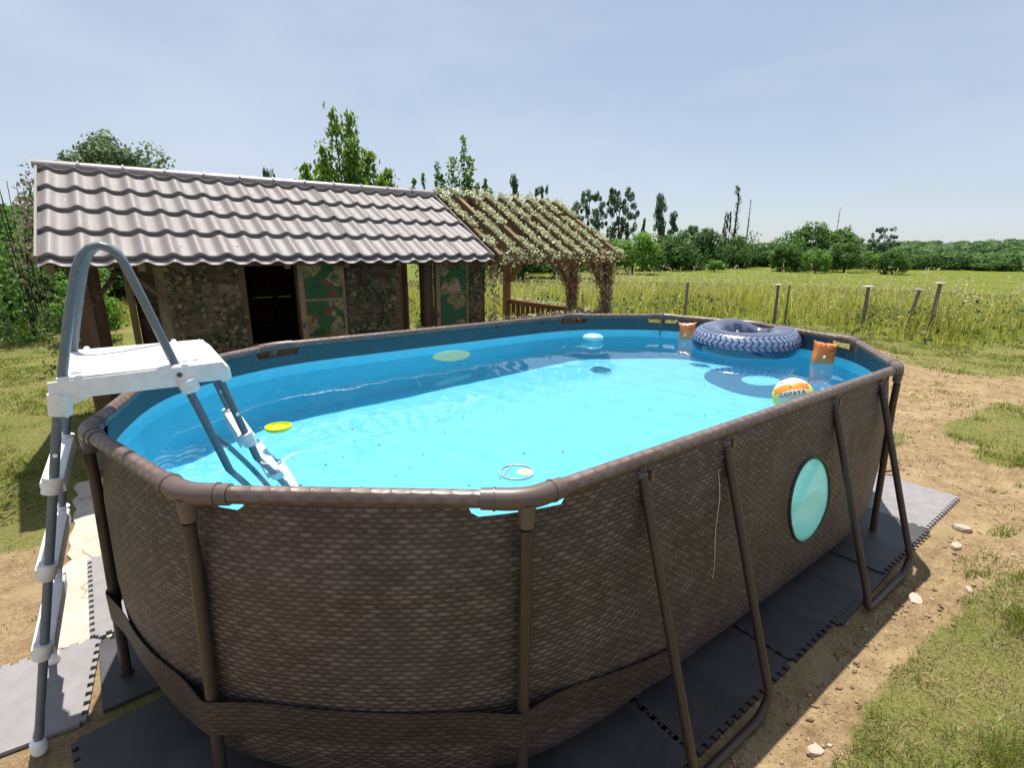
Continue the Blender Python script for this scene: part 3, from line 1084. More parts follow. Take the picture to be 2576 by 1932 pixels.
# plank walls, front at y = 2.3
RH = 0.127
for k in range(12):
    z0 = 0.04 + k * RH
    z1 = z0 + RH + 0.001
    j = lambda: float(rng.uniform(-0.004, 0.004))
    if z1 < 0.83:
        for x0, x1 in ((-1.77, -0.30), (-0.30, 0.95)):
            hb('plank', x0, x1 - 0.003, 2.30 + j(), 2.325, z0, z1, DKW)
    else:
        for x0, x1 in ((-1.77, -1.25), (-0.87, 0.03), (0.39, 0.95)):
            hb('plank', x0, x1, 2.30 + j(), 2.325, z0, min(z1, 1.60), DKW)
hb('plank', -1.25, -0.87, 2.302, 2.325, 1.485, 1.56, DKW)
hb('plank', 0.03, 0.39, 2.302, 2.325, 1.485, 1.56, DKW)
hb('window_sill', -1.29, -0.84, 2.270, 2.299, 0.795, 0.828, REDW)
hb('window_sill', 0.0, 0.42, 2.270, 2.299, 0.795, 0.828, REDW)
hb('window_jamb', -1.30, -1.252, 2.282, 2.299, 0.83, 1.50, TANV if False else DKV)
hb('window_jamb', -0.872, -0.845, 2.332, 2.38, 0.83, 1.48, DKV)
hb('window_jamb', 0.032, 0.068, 2.326, 2.40, 0.83, 1.48, REDV)
hb('window_jamb', 0.30, 0.392, 2.326, 2.44, 0.83, 1.48, DKV)
# back wall with thin gaps that let light through
for k in range(11):
    z0 = 0.04 + k * 0.14
    hb('plank', -1.95, -0.30, 4.30, 4.322, z0, z0 + 0.1405 - (0.0028 if k == 6 else 0.0), DKW)
    if k < 6:
        xb = (-1.62, -1.30, -1.16, -0.98, -0.66, -0.45)[k]
        hb('batten', xb, xb + (0.09, 0.05, 0.06, 0.11, 0.05, 0.07)[k], 4.275, 4.299, 0.04, 1.55, DKV)
    hb('plank', -1.77, -1.745, 2.34, 4.29, z0, z0 + 0.1405, DKW)
    hb('plank', -0.30, -0.278, 2.34, 4.29, z0, z0 + 0.1405, DKW)
hb('floor_board', -2.36, 0.95, 2.27, 4.33, 0.0, 0.035, DKW)
# porch posts, braces and back rail on the left
hb('post', -2.30, -2.20, 2.27, 2.36, 0.036, 1.52, DKV)
hb('post', -2.30, -2.20, 4.24, 4.33, 0.036, 1.52, DKV)
hb('post', -2.015, -1.955, 4.22, 4.30, 0.036, 1.56, TANV)
hb('post', 0.93, 1.0, 2.335, 2.42, 0.036, 1.56, DKV)
hb('post', 0.93, 1.0, 4.22, 4.31, 0.036, 1.56, DKV)
hb('rail', -2.20, -2.02, 4.25, 4.31, 0.52, 0.585, REDW)
hb('baluster', -2.13, -2.09, 4.26, 4.30, 0.04, 0.518, REDV)
hb('rail', -0.27, 0.93, 4.25, 4.31, 0.60, 0.67, REDW)
hb('rail', -0.27, 0.93, 4.25, 4.31, 0.12, 0.17, REDW)
for k in range(9):
    x = -0.20 + k * 0.125
    hb('baluster', x, x + 0.055, 4.265, 4.295, 0.172, 0.598, REDV)
hb('eave_beam', -2.38, 1.0, 2.215, 2.295, 1.44, 1.515, DKW)
hb('eave_beam', -2.38, 1.0, 4.325, 4.40, 1.44, 1.515, DKW)
hb('ridge_beam', -2.38, 0.96, 3.27, 3.33, 2.03, 2.11, REDW)


def brace(parent, P0, a, bpt, size, mat, scallop=True):
    a, bpt = Vector(a), Vector(bpt)
    d = bpt - a
    L = d.length
    mb = MB()
    mb.box((0, 0, 0), (size[0], size[1], L))
    if scallop:
        for k in range(5):
            t = -L / 2 + L * (k + 0.5) / 5
            mb.tube([(0.0 - size[0] / 2 - 0.004, -size[1] / 2 + 0.001, t), (0.0 - size[0] / 2 - 0.004, size[1] / 2 - 0.001, t)], 0.024, 10)
    return mb.obj('brace', mat, parent, loc=(a + bpt) / 2 - P0, rot=d.to_track_quat('Z', 'Y').to_euler())


brace(HUT, HO, (-2.22, 2.33, 1.17), (-2.02, 2.33, 1.43), (0.07, 0.03), DKV)
brace(HUT, HO, (-1.78, 2.285, 1.20), (-2.0, 2.285, 1.43), (0.07, 0.03), DKV)
# gable boards, left and right
ZE, ZR, YE, YR = 1.50, 2.155, 2.10, 3.30
slope = (ZR - ZE) / (YR - YE)
SA = math.atan(slope)
for xg in (-2.405, 0.915):
    for k in range(5):
        z0 = 1.525 + k * 0.115
        yy = YE + (z0 + 0.115 - ZE) / slope + 0.10
        if yy < YR - 0.03:
            hb('gable_plank', xg - 0.011, xg + 0.011, yy, 2 * YR - yy, z0, z0 + 0.111, DKW)
for k, x in enumerate(np.linspace(-2.36, 0.88, 8)):
    for sg in (-1, 1):
        c = Vector((x, YR + sg * 0.6, (ZE + ZR) / 2 - 0.065)) - HO
        board('rafter', c, (0.045, 1.34, 0.06), REDW if False else DKW, HUT, (-sg * SA if sg > 0 else SA, 0, 0))

# wavy pressed metal tile sheets
m = NT('brown_satin_metal_tile')
co = m.coord()
f = m.noise(co, 6, 5, 0.6)
c = m.ramp(f, (0.3, (0.175, 0.152, 0.150)), (0.7, (0.205, 0.18, 0.175)))
mps = m.n('Mapping')
mps.inputs['Scale'].default_value = (9, 1.6, 1.6)
m.l(co, mps.inputs['Vector'])
c = m.mix(m.ramp(m.noise(mps.outputs[0], 1.0, 6, 0.65), (0.52, 0.0), (0.75, 0.5)), c, (0.14, 0.115, 0.105))
c = m.mix(m.ramp(m.noise(co, 45, 3, 0.6), (0.66, 0.0), (0.74, 0.35)), c, (0.12, 0.105, 0.085))
m.base(c, m.ramp(m.noise(co, 11, 4), (0.3, 0.54), (0.7, 0.60)), 0.42)
m.bump(m.noise(co, 240, 2), 0.05, 0.001)
TILE = m.m
WAVE = 0.1605
COURSE = 0.32
SLEN = math.hypot(YR - YE, ZR - ZE) - 0.055


def tile_sheet(x0, nw, left_lap, phase, sg, name='roof_panel'):
    seg = 14
    n = int(round(nw * seg))
    us = np.arange(n + 1) / seg
    prof = 0.027 * np.clip(0.5 + 0.5 * np.cos(2 * pi * (us + phase)), 0, 1) ** 2.0
    rows = []
    v0 = -0.028
    lips = [(-0.028, -0.012, False)]
    courses = [(0.0, COURSE), (COURSE, 2 * COURSE), (2 * COURSE, 3 * COURSE), (3 * COURSE, 4 * COURSE), (4 * COURSE, SLEN + 0.02)]
    V, F = [], []

    def row(v, h):
        st = len(V)
        for u, p in zip(us, prof):
            yy = YE + v * math.cos(SA) - (p + h) * math.sin(SA)
            zz = ZE + v * math.sin(SA) + (p + h) * math.cos(SA)
            V.append((x0 + u * WAVE, yy if sg < 0 else 2 * YR - yy, zz))
        return st

    def strip(a, b):
        for k in range(n):
            q = (a + k, a + k + 1, b + k + 1, b + k)
            F.append(q if sg < 0 else q[::-1])

    a, b = row(-0.062, -0.014), row(0.012, -0.012)
    strip(a, b)
    a2 = row(-0.062, -0.018)
    strip(a2, row(-0.062, -0.014))
    for (c0, c1) in courses:
        if c1 <= c0: continue
        step = 0.031 if c0 > 0 else 0.020
        e = row(c0, -0.008 if c0 > 0 else -0.004)
        t = row(c0, step - 0.003)
        strip(e, t)
        t2, t3 = row(c0, step - 0.003), row(c0 + 0.006, step)
        strip(t2, t3)
        strip(row(c0 + 0.006, step), row(c1, 0.002))
    me = MB().add([Vector(v) - HO for v in V], F).mesh(name, TILE, True)
    return link(name, me, HUT)


xl = -2.415
lens = [6.4, 6, 6, 2.5]
x = xl
for k, L in enumerate(lens):
    tile_sheet(x, L + (0.12 if k < 3 else 0), 0, 0.60 if k == 0 else 0.93, -1)
    x += L * WAVE
    if k == 3: pass
x_end = x
x = xl
for k, L in enumerate(lens):
    tile_sheet(x, L, 0, 0.6, 1)
    x += L * WAVE
# dark line at each sheet lap, standing in for the overlap's shadow
x = xl
for k, L in enumerate(lens[:-1]):
    x += L * WAVE
    V = []
    for v, h in ((0.0, 0.014), (SLEN, 0.014)):
        yy = YE + v * math.cos(SA) - h * math.sin(SA)
        zz = ZE + v * math.sin(SA) + h * math.cos(SA)
        V.append(Vector((x + 0.012, yy, zz)) - HO)
    MB().tube(V, 0.0055, 6).obj('lap_shadow', BOLT, HUT, True)
# verge trims on both gable ends
for xg in (xl + 0.004, x_end - 0.002):
    V = [Vector((xg, YE - 0.02, ZE + 0.0)) - HO, Vector((xg, YR, ZR + 0.012)) - HO]
    mb = MB()
    d = (V[1] - V[0])
    mb.box((0, 0, 0), (0.014, 0.05, d.length))
    mb.obj('verge_trim', TILE, HUT, loc=(V[0] + V[1]) / 2, rot=d.to_track_quat('Z', 'Y').to_euler())
# half-round ridge caps with a clip ring at each joint
nr_ = 12
seglen = (x_end - xl + 0.04) / nr_
prof = [(0.062 * math.cos(a), 0.058 * math.sin(a)) for a in np.linspace(-0.15, pi + 0.15, 13)]
capV = [(sx * (seglen / 2 - 0.001), y, z) for sx in (-1, 1) for y, z in prof] + [(sx * (seglen / 2 - 0.001), y * 0.95, z * 0.95 - 0.002) for sx in (-1, 1) for y, z in prof]
capF = [(k, k + 1, k + 14, k + 13) for k in range(12)] + [(k + 26, k + 39, k + 40, k + 27) for k in range(12)]
capF += [(k, k + 26, k + 27, k + 1) for k in range(12)] + [(k + 13, k + 14, k + 40, k + 39) for k in range(12)]
CAPM = plain('grey_ridge_metal', (0.20, 0.17, 0.17), 0.42, 0.8, 0, 0.1, 8)
cap_me = MB().add(capV, capF).mesh('ridge_cap', CAPM, True)
ringP = [(0, 0.066 * math.cos(a), 0.062 * math.sin(a)) for a in np.linspace(-0.1, pi + 0.1, 13)]
ring_me = MB().tube(ringP, 0.008, 6).mesh('cap_ring', CAPM, True)
for k in range(nr_):
    c = Vector((xl - 0.02 + (k + 0.5) * seglen, YR, ZR + 0.0)) - HO
    cp = link('ridge_cap', cap_me, HUT, c, (0, 0, 0))
    if k < nr_:
        link('cap_ring', ring_me, cp, (seglen / 2 - 0.012, 0, 0))
# pale screw heads on the tile sheets
mb = MB()
for c_i in range(4):
    for k in range(11):
        if (k * 7 + c_i * 3) % 5 == 0: continue
        x = xl + WAVE * (1.05 + k * 1.9 + 0.35 * ((c_i + k) % 2)) - 0.01
        if x > x_end - 0.05: continue
        v = COURSE * c_i + 0.16
        h = 0.013
        mb.lathe([(0.007, 0), (0.008, 0.003), (0.004, 0.006)], 6, Vector((x, YE + v * math.cos(SA) - h * math.sin(SA), ZE + v * math.sin(SA) + h * math.cos(SA))) - HO)
so_ = mb.obj('screw_heads', CAPW, HUT)
so_['kind'] = 'stuff'

# painted shutters, standing open against the wall
m = NT('camouflage_paint')
co = m.coord('Object')
sc = m.n('VectorMath', operation='SNAP')
m.l(co, sc.inputs[0])
sc.inputs[1].default_value = (0.017, 0.017, 0.017)
info = m.n('ObjectInfo').outputs['Random']
cb = m.n('CombineXYZ')
for k in range(3): m.l(m.math('ADD', m.math('MULTIPLY', info, 37.0 + k * 5), 11.3 + 3 * k), cb.inputs[k])
ad = m.n('VectorMath', operation='ADD'); m.l(sc.outputs[0], ad.inputs[0]); m.l(cb.outputs[0], ad.inputs[1])
ad2 = m.n('VectorMath', operation='ADD'); m.l(co, ad2.inputs[0]); m.l(cb.outputs[0], ad2.inputs[1])
fa = m.noise(ad2.outputs[0], 5.5, 2, 0.5)
fb = m.noise(ad.outputs[0], 9, 2, 0.5)
fc = m.noise(ad2.outputs[0], 8.5, 1, 0.4)
c = m.ramp(fb, (0.36, (0.16, 0.12, 0.06)), (0.46, (0.30, 0.24, 0.13)), (0.54, (0.14, 0.11, 0.05)), (0.62, (0.18, 0.17, 0.06)))
m_ = m.ramp(fa, (0.475, 0.0), (0.505, 1.0))
c = m.mix(m_, c, (0.024, 0.085, 0.032))
c = m.mix(m.ramp(fc, (0.30, 1.0), (0.34, 0.0)), c, (0.17, 0.045, 0.03))
m.base(c, 0.75, 0.3)
m.bump(m.noise(co, 60, 3), 0.1, 0.003)
CAMO = m.m
for x0, x1 in ((-0.868, -0.490), (0.395, 0.755)):
    cx = (x0 + x1) / 2
    sh = hb('shutter', x0, x1, 2.262, 2.280, 0.828, 1.475, TANV)
    w_, zc = x1 - x0, (0.828 + 1.475) / 2
    for za, zb in ((0.85, 1.145), (1.165, 1.455)):
        me = MB().box((0, 0, 0), (w_ - 0.07, 0.012, zb - za)).mesh('shutter_panel', CAMO)
        bevel_mesh(me, 0.003, 1)
        link('shutter_panel', me, sh, (0.008, -0.012, (za + zb) / 2 - zc))
    for zz in (0.95, 1.37):
        MB().box((-w_ / 2 + 0.012, -0.011, zz - zc), (0.02, 0.006, 0.05)).obj('hinge', BOLT, sh)

# ------------------------------------------------------------------ pergola
PO = Vector((1.85, 3.3, 0))
PER = thing('pergola', 'open wooden pergola grown over with pale ivy, joined to the right of the playhouse', 'pergola', PO)
for k, x in enumerate(np.linspace(1.02, 2.76, 9)):
    for sg in (-1, 1):
        c = Vector((x, YR + sg * 0.60, (ZE + ZR) / 2 + 0.0)) - PO
        board('rafter', c, (0.05, 1.42, 0.085), TANR, PER, (SA if sg < 0 else -SA, 0, 0))
hb('ridge_beam', 0.98, 2.80, 3.27, 3.33, 2.06, 2.12, REDW, PER)
hb('eave_beam', 1.005, 2.84, 2.215, 2.285, 1.415, 1.49, REDW, PER)
hb('eave_beam', 1.005, 2.84, 4.315, 4.385, 1.415, 1.49, REDW, PER)
for x, y in ((2.79, 2.30), (2.75, 2.87), (2.71, 4.30), (1.02, 4.36)):
    hb('post', x - 0.045, x + 0.045, y - 0.045, y + 0.045, 0.0, 1.42, REDV, PER)
hb('side_beam', 2.72, 2.80, 2.29, 4.31, 1.425, 1.50, REDW, PER)
brace(PER, PO, (2.76, 2.28, 1.05), (2.50, 2.26, 1.41), (0.075, 0.04), REDV, False)
brace(PER, PO, (2.72, 2.84, 1.05), (2.46, 2.84, 1.42), (0.075, 0.04), REDV, False)
brace(PER, PO, (2.72, 4.24, 1.10), (2.74, 3.94, 1.42), (0.075, 0.04), REDV, False)
for (y0, y1) in ((2.92, 4.25), (2.35, 2.82)):
    hb('rail', 2.72, 2.77, y0, y1, 0.755, 0.82, REDW, PER)
    hb('rail', 2.72, 2.77, y0, y1, 0.14, 0.19, REDW, PER)
    for y in np.arange(y0 + 0.04, y1 - 0.05, 0.118):
        hb('baluster', 2.728, 2.762, y, y + 0.062, 0.191, 0.754, REDV, PER)
hb('rail', 1.005, 2.74, 2.275, 2.325, 0.77, 0.835, REDW, PER)
for x in np.arange(1.06, 2.7, 0.125):
    hb('baluster', x, x + 0.06, 2.28, 2.32, 0.12, 0.768, REDV, PER)


# ------------------------------------------------------------------ leaf cards
def leaves(P, N, size, rg, aspect=0.62, jit=0.6, fold=0.25, droop=0.0):
    """one four-sided folded leaf per point; P, N (n,3); size scalar or (n,)"""
    n = len(P)
    N = N + rg.normal(0, jit, (n, 3))
    N /= np.linalg.norm(N, axis=1)[:, None] + 1e-9
    A = rg.normal(0, 1, (n, 3))
    A[:, 2] -= droop
    A -= N * (A * N).sum(1)[:, None]
    A /= np.linalg.norm(A, axis=1)[:, None] + 1e-9
    B = np.cross(N, A)
    s = (np.asarray(size) * rg.uniform(0.65, 1.3, n))[:, None]
    w = s * aspect
    tip = P + A * s * 0.55 - N * s * fold * 0.4
    base = P - A * s * 0.45
    l = P + B * w * 0.5 + N * s * fold * 0.3
    r = P - B * w * 0.5 + N * s * fold * 0.3
    V = np.stack([base, r, tip, l], 1).reshape(-1, 3)
    i = np.arange(n) * 4
    F = np.stack([i, i + 1, i + 2, i + 3], 1)
    rnd = np.repeat(rg.uniform(0, 1, n), 4)
    return V, F, rnd


def leaf_obj(name, P, N, size, mat, parent=None, seed=1, **kw):
    rg = np.random.default_rng(seed)
    V, F, rnd = leaves(P, N, size, rg, **kw)
    return link(name, npmesh(name, V, F, mat, False, attrs=dict(rnd=rnd)), parent)


IVYP = foliage('pale_ivy_leaf', (0.19, 0.25, 0.10), (0.43, 0.47, 0.25), (0.70, 0.67, 0.44), 0.3, 4, 0.5)
IVYD = foliage('dark_ivy_leaf', (0.020, 0.05, 0.018), (0.075, 0.11, 0.045), (0.20, 0.20, 0.09), 0.25, 4, 0.4)
NETL = foliage('olive_net_leaf', (0.05, 0.052, 0.022), (0.145, 0.125, 0.065), (0.31, 0.255, 0.145), 0.2, 5, 0.2)
DRYL = foliage('brown_ivy_leaf', (0.12, 0.10, 0.045), (0.27, 0.225, 0.12), (0.45, 0.39, 0.25), 0.2, 4, 0.4)
rg = np.random.default_rng(5)
P, N = [], []
for k, x in enumerate(np.linspace(1.02, 2.76, 9)):
    n = 700
    t = rg.uniform(0, 1, n)
    keep = fbm(t * 6 + k * 7, np.full(n, k * 3.0), 3, 8) > 0.33
    t = t[keep]
    n = len(t)
    yy = YE - 0.06 + t * (YR - YE + 0.1)
    zz = ZE + (yy - YE) * slope + 0.055 + rg.uniform(0, 0.03, n)
    P.append(np.column_stack([x + rg.normal(0, 0.030, n), yy, zz]))
    N.append(np.tile([0.05, -0.45, 0.9], (n, 1)))
n = 900     # eave line
P.append(np.column_stack([rg.uniform(1.0, 2.9, n), 2.15 + rg.normal(0, 0.05, n), 1.50 + rg.normal(0, 0.032, n)])); N.append(np.tile([0, -0.7, 0.6], (n, 1)))
n = 420     # ridge
P.append(np.column_stack([rg.uniform(0.95, 2.85, n), 3.3 + rg.normal(0, 0.06, n), 2.19 + np.abs(rg.normal(0, 0.035, n))])); N.append(np.tile([0, -0.4, 0.8], (n, 1)))
n = 260     # gap between hut and first rafter, and the front rail
P.append(np.column_stack([rg.uniform(1.0, 2.74, n), 2.30 + rg.normal(0, 0.03, n), 0.848 + np.abs(rg.normal(0, 0.016, n))])); N.append(np.tile([0, -0.2, 0.9], (n, 1)))
n = 220
P.append(np.column_stack([2.745 + rg.normal(0, 0.03, n), rg.uniform(2.3, 4.3, n), 0.835 + np.abs(rg.normal(0, 0.015, n))])); N.append(np.tile([0, -0.2, 0.9], (n, 1)))
o = leaf_obj('ivy', np.concatenate(P), np.concatenate(N), 0.034, IVYP, None, 6, jit=0.45)
tag(o, 'pale ivy leaves along the pergola rafters, eave and rails', 'ivy', None, 'stuff')
P, N = [], []
for x, y in ((2.79, 2.30), (2.75, 2.87)):
    n = 1000
    a = rg.uniform(0, 2 * pi, n); z = 1.45 * rg.uniform(0, 1, n) ** 0.8
    r = 0.065 + 0.03 * np.abs(rg.normal(0, 1, n)) * (0.6 + 0.8 * (z > 1.1))
    P.append(np.column_stack([x + r * np.cos(a), y + r * np.sin(a), z])); N.append(np.column_stack([np.cos(a), np.sin(a), 0.3 + 0 * a]))
    t = rg.uniform(0, 1, 260)
    P.append(np.column_stack([x - 0.03 - 0.27 * t + rg.normal(0, .035, 260), y - 0.02 + rg.normal(0, .04, 260), 1.05 + 0.37 * t + rg.normal(0, .035, 260)])); N.append(np.tile([-0.5, -0.6, 0.2], (260, 1)))
n = 160
P.append(np.column_stack([1.0 + np.abs(rg.normal(0, 0.06, n)), 2.24 + rg.normal(0, 0.04, n), rg.uniform(0.85, 1.5, n)])); N.append(np.tile([0.2, -0.9, 0.2], (n, 1)))
n = 300     # row of dry leaves at the foot of the front rail
P.append(np.column_stack([rg.uniform(0.97, 2.9, n), 2.28 + rg.normal(0, 0.03, n), 0.80 + rg.normal(0, 0.03, n)])); N.append(np.tile([0, -0.8, 0.4], (n, 1)))
o = leaf_obj('ivy', np.concatenate(P), np.concatenate(N), 0.040, DRYL, None, 7, jit=0.5)
tag(o, 'brownish ivy wrapped round the pergola front posts and braces', 'ivy', None, 'stuff')
# ivy on the playhouse planks
P = []
for cx, cz, sx, sz, n in ((-1.55, 1.15, 0.13, 0.22, 90), (-1.4, 0.92, 0.14, 0.10, 60), (-0.25, 1.12, 0.14, 0.20, 170), (-0.12, 0.92, 0.14, 0.12, 80), (0.85, 1.2, 0.06, 0.2, 60), (-0.3, 1.45, 0.2, 0.05, 20), (-0.66, 0.9, 0.12, 0.05, 24), (-1.7, 0.5, 0.4, 0.2, 80)):
    P.append(np.column_stack([rg.normal(cx, sx, n), 2.285 + rg.uniform(-0.03, 0.008, n), rg.normal(cz, sz, n)]))
P = np.concatenate(P)
P = P[(P[:, 0] > -1.76) & (P[:, 2] < 1.5) & ~((P[:, 0] > -1.27) & (P[:, 0] < -0.85)) & ~((P[:, 0] > 0.0) & (P[:, 0] < 0.41))]
P[:, 1] = np.where((P[:, 0] > -0.88) & (P[:, 0] < -0.48), 2.235, P[:, 1])
P[:, 1] = np.where((P[:, 0] > 0.38) & (P[:, 0] < 0.77), 2.235, P[:, 1])
o = leaf_obj('ivy', P, np.tile([0.0, -1.0, 0.25], (len(P), 1)), 0.04, IVYD, None, 8, jit=0.35, aspect=0.5)
n = 2600
P = np.column_stack([rg.uniform(-1.76, 0.95, n), 2.283 + rg.uniform(-0.02, 0.008, n), rg.uniform(0.72, 1.5, n)])
P = P[~((P[:, 0] > -1.27) & (P[:, 0] < -0.47)) & ~((P[:, 0] > 0.0) & (P[:, 0] < 0.77)) & (fbm(P[:, 0] * 5, P[:, 2] * 5, 3, 44) > 0.40)]
o2 = leaf_obj('netting', P, np.tile([0.0, -1.0, 0.2], (len(P), 1)), 0.050, NETL, None, 19, jit=0.25, aspect=0.7)
tag(o2, 'mottled tan and olive leaf netting hung on the playhouse walls', 'netting', None, 'stuff')
tag(o, 'sparse dark ivy leaves on the plank wall of the playhouse', 'ivy', None, 'stuff')

# ------------------------------------------------------------------ things floating in the pool
m = NT('dark_blue_clear_vinyl')
m.base((0.020, 0.042, 0.115), 0.16, 0.7)
m.b.inputs['Coat Weight'].default_value = 0.6
m.b.inputs['Coat Roughness'].default_value = 0.08
NAVY = m.m
m = NT('clear_pale_vinyl')
m.base((0.085, 0.095, 0.15), 0.12, 0.9)
m.b.inputs['Coat Weight'].default_value = 0.5
PALEV = m.m
TREAD = plain('pale_blue_print', (0.22, 0.28, 0.43), 0.25, 0.6, 0, 0.05)
RC = Vector((1.865, -0.07, 0.885))
RMAJ, RMIN = 0.268, 0.126
tilt = Matrix.Rotation(R_(-3.5), 3, Vector((-0.5, 0.86, 0)).normalized())
ring = thing('swim_ring', 'dark blue tyre-shaped swim ring with pale tread print floating at the far end', 'swim ring', RC)


def ring_pt(u, v, dr=0.0):
    """u round the ring (0 = towards the far wall), v round the tube (0 = outside, pi/2 = top)"""
    du = (u + pi) % (2 * pi) - pi
    r = RMIN * (0.97 + 0.03 * math.cos(3 * u)) * (1 - 0.16 * math.exp(-(du / 0.55) ** 2)) + dr
    rho = RMAJ + r * math.cos(v) * 1.04
    p = Vector((rho * math.cos(u), rho * math.sin(u), r * math.sin(v) * 0.94 - 0.030 * math.exp(-(du / 0.5) ** 2) + 0.018 * math.exp(-((abs(du) - 0.95) / 0.4) ** 2)))
    p = tilt @ p
    lim = 2.118 - RC.x - 0.08 * (p.y * p.y)
    if p.x > lim - 0.10:
        p.x = lim - 0.10 + 0.10 * math.tanh((p.x - lim + 0.10) / 0.10) 
    return p


nu, nv = 96, 36
V = [ring_pt(2 * pi * i / nu, 2 * pi * j / nv) for i in range(nu) for j in range(nv)]
F = [(i * nv + j, ((i + 1) % nu) * nv + j, ((i + 1) % nu) * nv + (j + 1) % nv, i * nv + (j + 1) % nv) for i in range(nu) for j in range(nv)]
body = MB().add(V, F).obj('tube_body', NAVY, ring, True)
# glossy pale upper skin
V, F = [], []
vs = np.linspace(pi * 0.36, pi * 1.04, 16)
for i in range(nu):
    for v in vs: V.append(ring_pt(2 * pi * i / nu, v, 0.0014))
for i in range(nu):
    for j in range(15):
        F.append((i * 16 + j, ((i + 1) % nu) * 16 + j, ((i + 1) % nu) * 16 + j + 1, i * 16 + j + 1))
MB().add(V, F).obj('upper_skin', PALEV, ring, True)
# tread blocks: rows of slanted parallelograms
mb = MB()
nb = 52
for row, (va, vb, sh0, sh1) in enumerate(((0.30 * pi, 0.345 * pi, 0.0, 0.5), (0.20 * pi, 0.285 * pi, 0.5, 0.0), (0.10 * pi, 0.185 * pi, 0.0, 0.5), (0.035 * pi, 0.09 * pi, 0.5, 0.15))):
    for k in range(nb):
        pts = []
        for t in np.linspace(0, 1, 4):
            v = va + (vb - va) * t
            s = sh0 + (sh1 - sh0) * t
            for e in (0.04, 0.37, 0.70):
                pts.append(ring_pt(2 * pi * (k + s + e) / nb, v, 0.0022))
        mb.add(pts, [(r * 3 + c, r * 3 + 3 + c, r * 3 + 4 + c, r * 3 + 1 + c) for r in range(3) for c in range(2)])
tp = mb.obj('tread_print', TREAD, ring, True)
tp['kind'] = 'stuff'
# dark printed patches inside the ring
mb = MB()
for k in range(10):
    pts = []
    for t in np.linspace(0, 1, 3):
        for e in np.linspace(0, 1, 4):
            pts.append(ring_pt(2 * pi * (k + 0.12 + 0.62 * e) / 10, pi * (0.72 + 0.2 * t), 0.0030))
    mb.add(pts, [(r * 4 + c, r * 4 + 1 + c, r * 4 + 5 + c, r * 4 + 4 + c) for r in range(2) for c in range(3)])
mb.obj('inner_print', NAVY, ring, True)['kind'] = 'stuff'
MB().lathe([(0.011, 0), (0.011, 0.008), (0.006, 0.016), (0.006, 0.02)], 12).obj('valve', CAPW, ring, True, loc=ring_pt(3.4, pi * 0.55))

# orange armbands
m = NT('orange_inflatable_vinyl')
m.base((0.90, 0.235, 0.045), 0.22, 0.6)
m.b.inputs['Coat Weight'].default_value = 0.4
ORANGE = m.m
BLACKP = plain('black_print', (0.02, 0.02, 0.025), 0.4)


def armband(loc, rot, w, h, d, label):
    t = thing('armband', label, 'armband', loc, 0, 'orange inflatable armbands')
    t.rotation_euler = rot
    n = 18
    for sgn, dep in ((-1, d), (1, d)):
        V, F = [], []
        for a in range(n + 1):
            for b_ in range(n + 1):
                u, v = 2 * a / n - 1, 2 * b_ / n - 1
                f = max(0.0, (1 - u ** 4) * (1 - v ** 4)) ** 0.5
                wr = 1 + 0.03 * math.sin(9 * u + 5 * v) * (1 - f)
                pinch_u = 1 - 0.10 * (1 - v * v) * 0
                x = u * w / 2 * (1 - 0.09 * (1 - abs(v) ** 3) * abs(u)) * wr
                z = v * h / 2 * (1 - 0.11 * (1 - abs(u) ** 3) * abs(v)) * wr
                V.append((x, sgn * (0.002 + dep * f * 0.5) + 0.0, z))
        for a in range(n):
            for b_ in range(n):
                q = (a * (n + 1) + b_, (a + 1) * (n + 1) + b_, (a + 1) * (n + 1) + b_ + 1, a * (n + 1) + b_ + 1)
                F.append(q if sgn < 0 else q[::-1])
        MB().add(V, F).obj('air_chamber', ORANGE, t, True)
    MB().lathe([(0.010, 0), (0.012, 0.004), (0.006, 0.012), (0.0, 0.014)], 12).obj('valve', CAPW, t, True, loc=(-0.012, -d * 0.5 + 0.0, -0.03), rot=(pi / 2, 0, 0))
    path = [(0.022 + 0.022 * math.cos(a), -d * 0.49 - 0.002, 0.035 + 0.017 * math.sin(a)) for a in np.linspace(-1.9, 2.0, 12)]
    MB().tube(path, 0.0028, 6).obj('printed_loop', BLACKP, t, True)
    for s in (-1, 1):
        MB().tube([(-0.03 + 0.012 * s, -d * 0.485, 0.05), (-0.03 + 0.02 * s, -d * 0.45, 0.062)], 0.0022, 5).obj('printed_mark', BLACKP, t, True)
    return t


armband((1.835, -0.665, 0.885), (R_(-14), R_(7), R_(-46)), 0.155, 0.165, 0.085, 'orange inflatable armband floating upright against the far right corner of the pool')
armband((1.905, 0.485, 0.885), (R_(-8), R_(-5), R_(-62)), 0.15, 0.16, 0.08, 'orange inflatable armband half hidden behind the left of the swim ring')

# beach volleyball with printed word
BALLC = Vector((0.545, -1.068, 0.886))
BR = 0.092
ball = thing('ball', 'yellow and white ball with an orange band floating by the near wall', 'ball', BALLC)
view = (CAM - BALLC); view.normalize()
qz = view.to_track_quat('Z', 'Y')           # ball front faces the viewer's side of the pool
ball.rotation_mode = 'QUATERNION'
fy_ = (Vector((0, 0, 1)) - view * view.z).normalized()
fx_ = fy_.cross(view)
BM_ = Matrix((fx_, fy_, view)).transposed()
rollm = Matrix.Rotation(R_(20), 3, 'Z')
ball.rotation_quaternion = (BM_ @ rollm).to_quaternion()
m = NT('ball_print')
co = m.coord()
sp = m.n('SeparateXYZ'); m.l(co, sp.inputs[0])
yy = m.math('DIVIDE', sp.outputs[1], BR)
xx = m.math('DIVIDE', sp.outputs[0], BR)
curve = m.math('ADD', yy, m.math('MULTIPLY', m.math('MULTIPLY', xx, xx), 0.22))
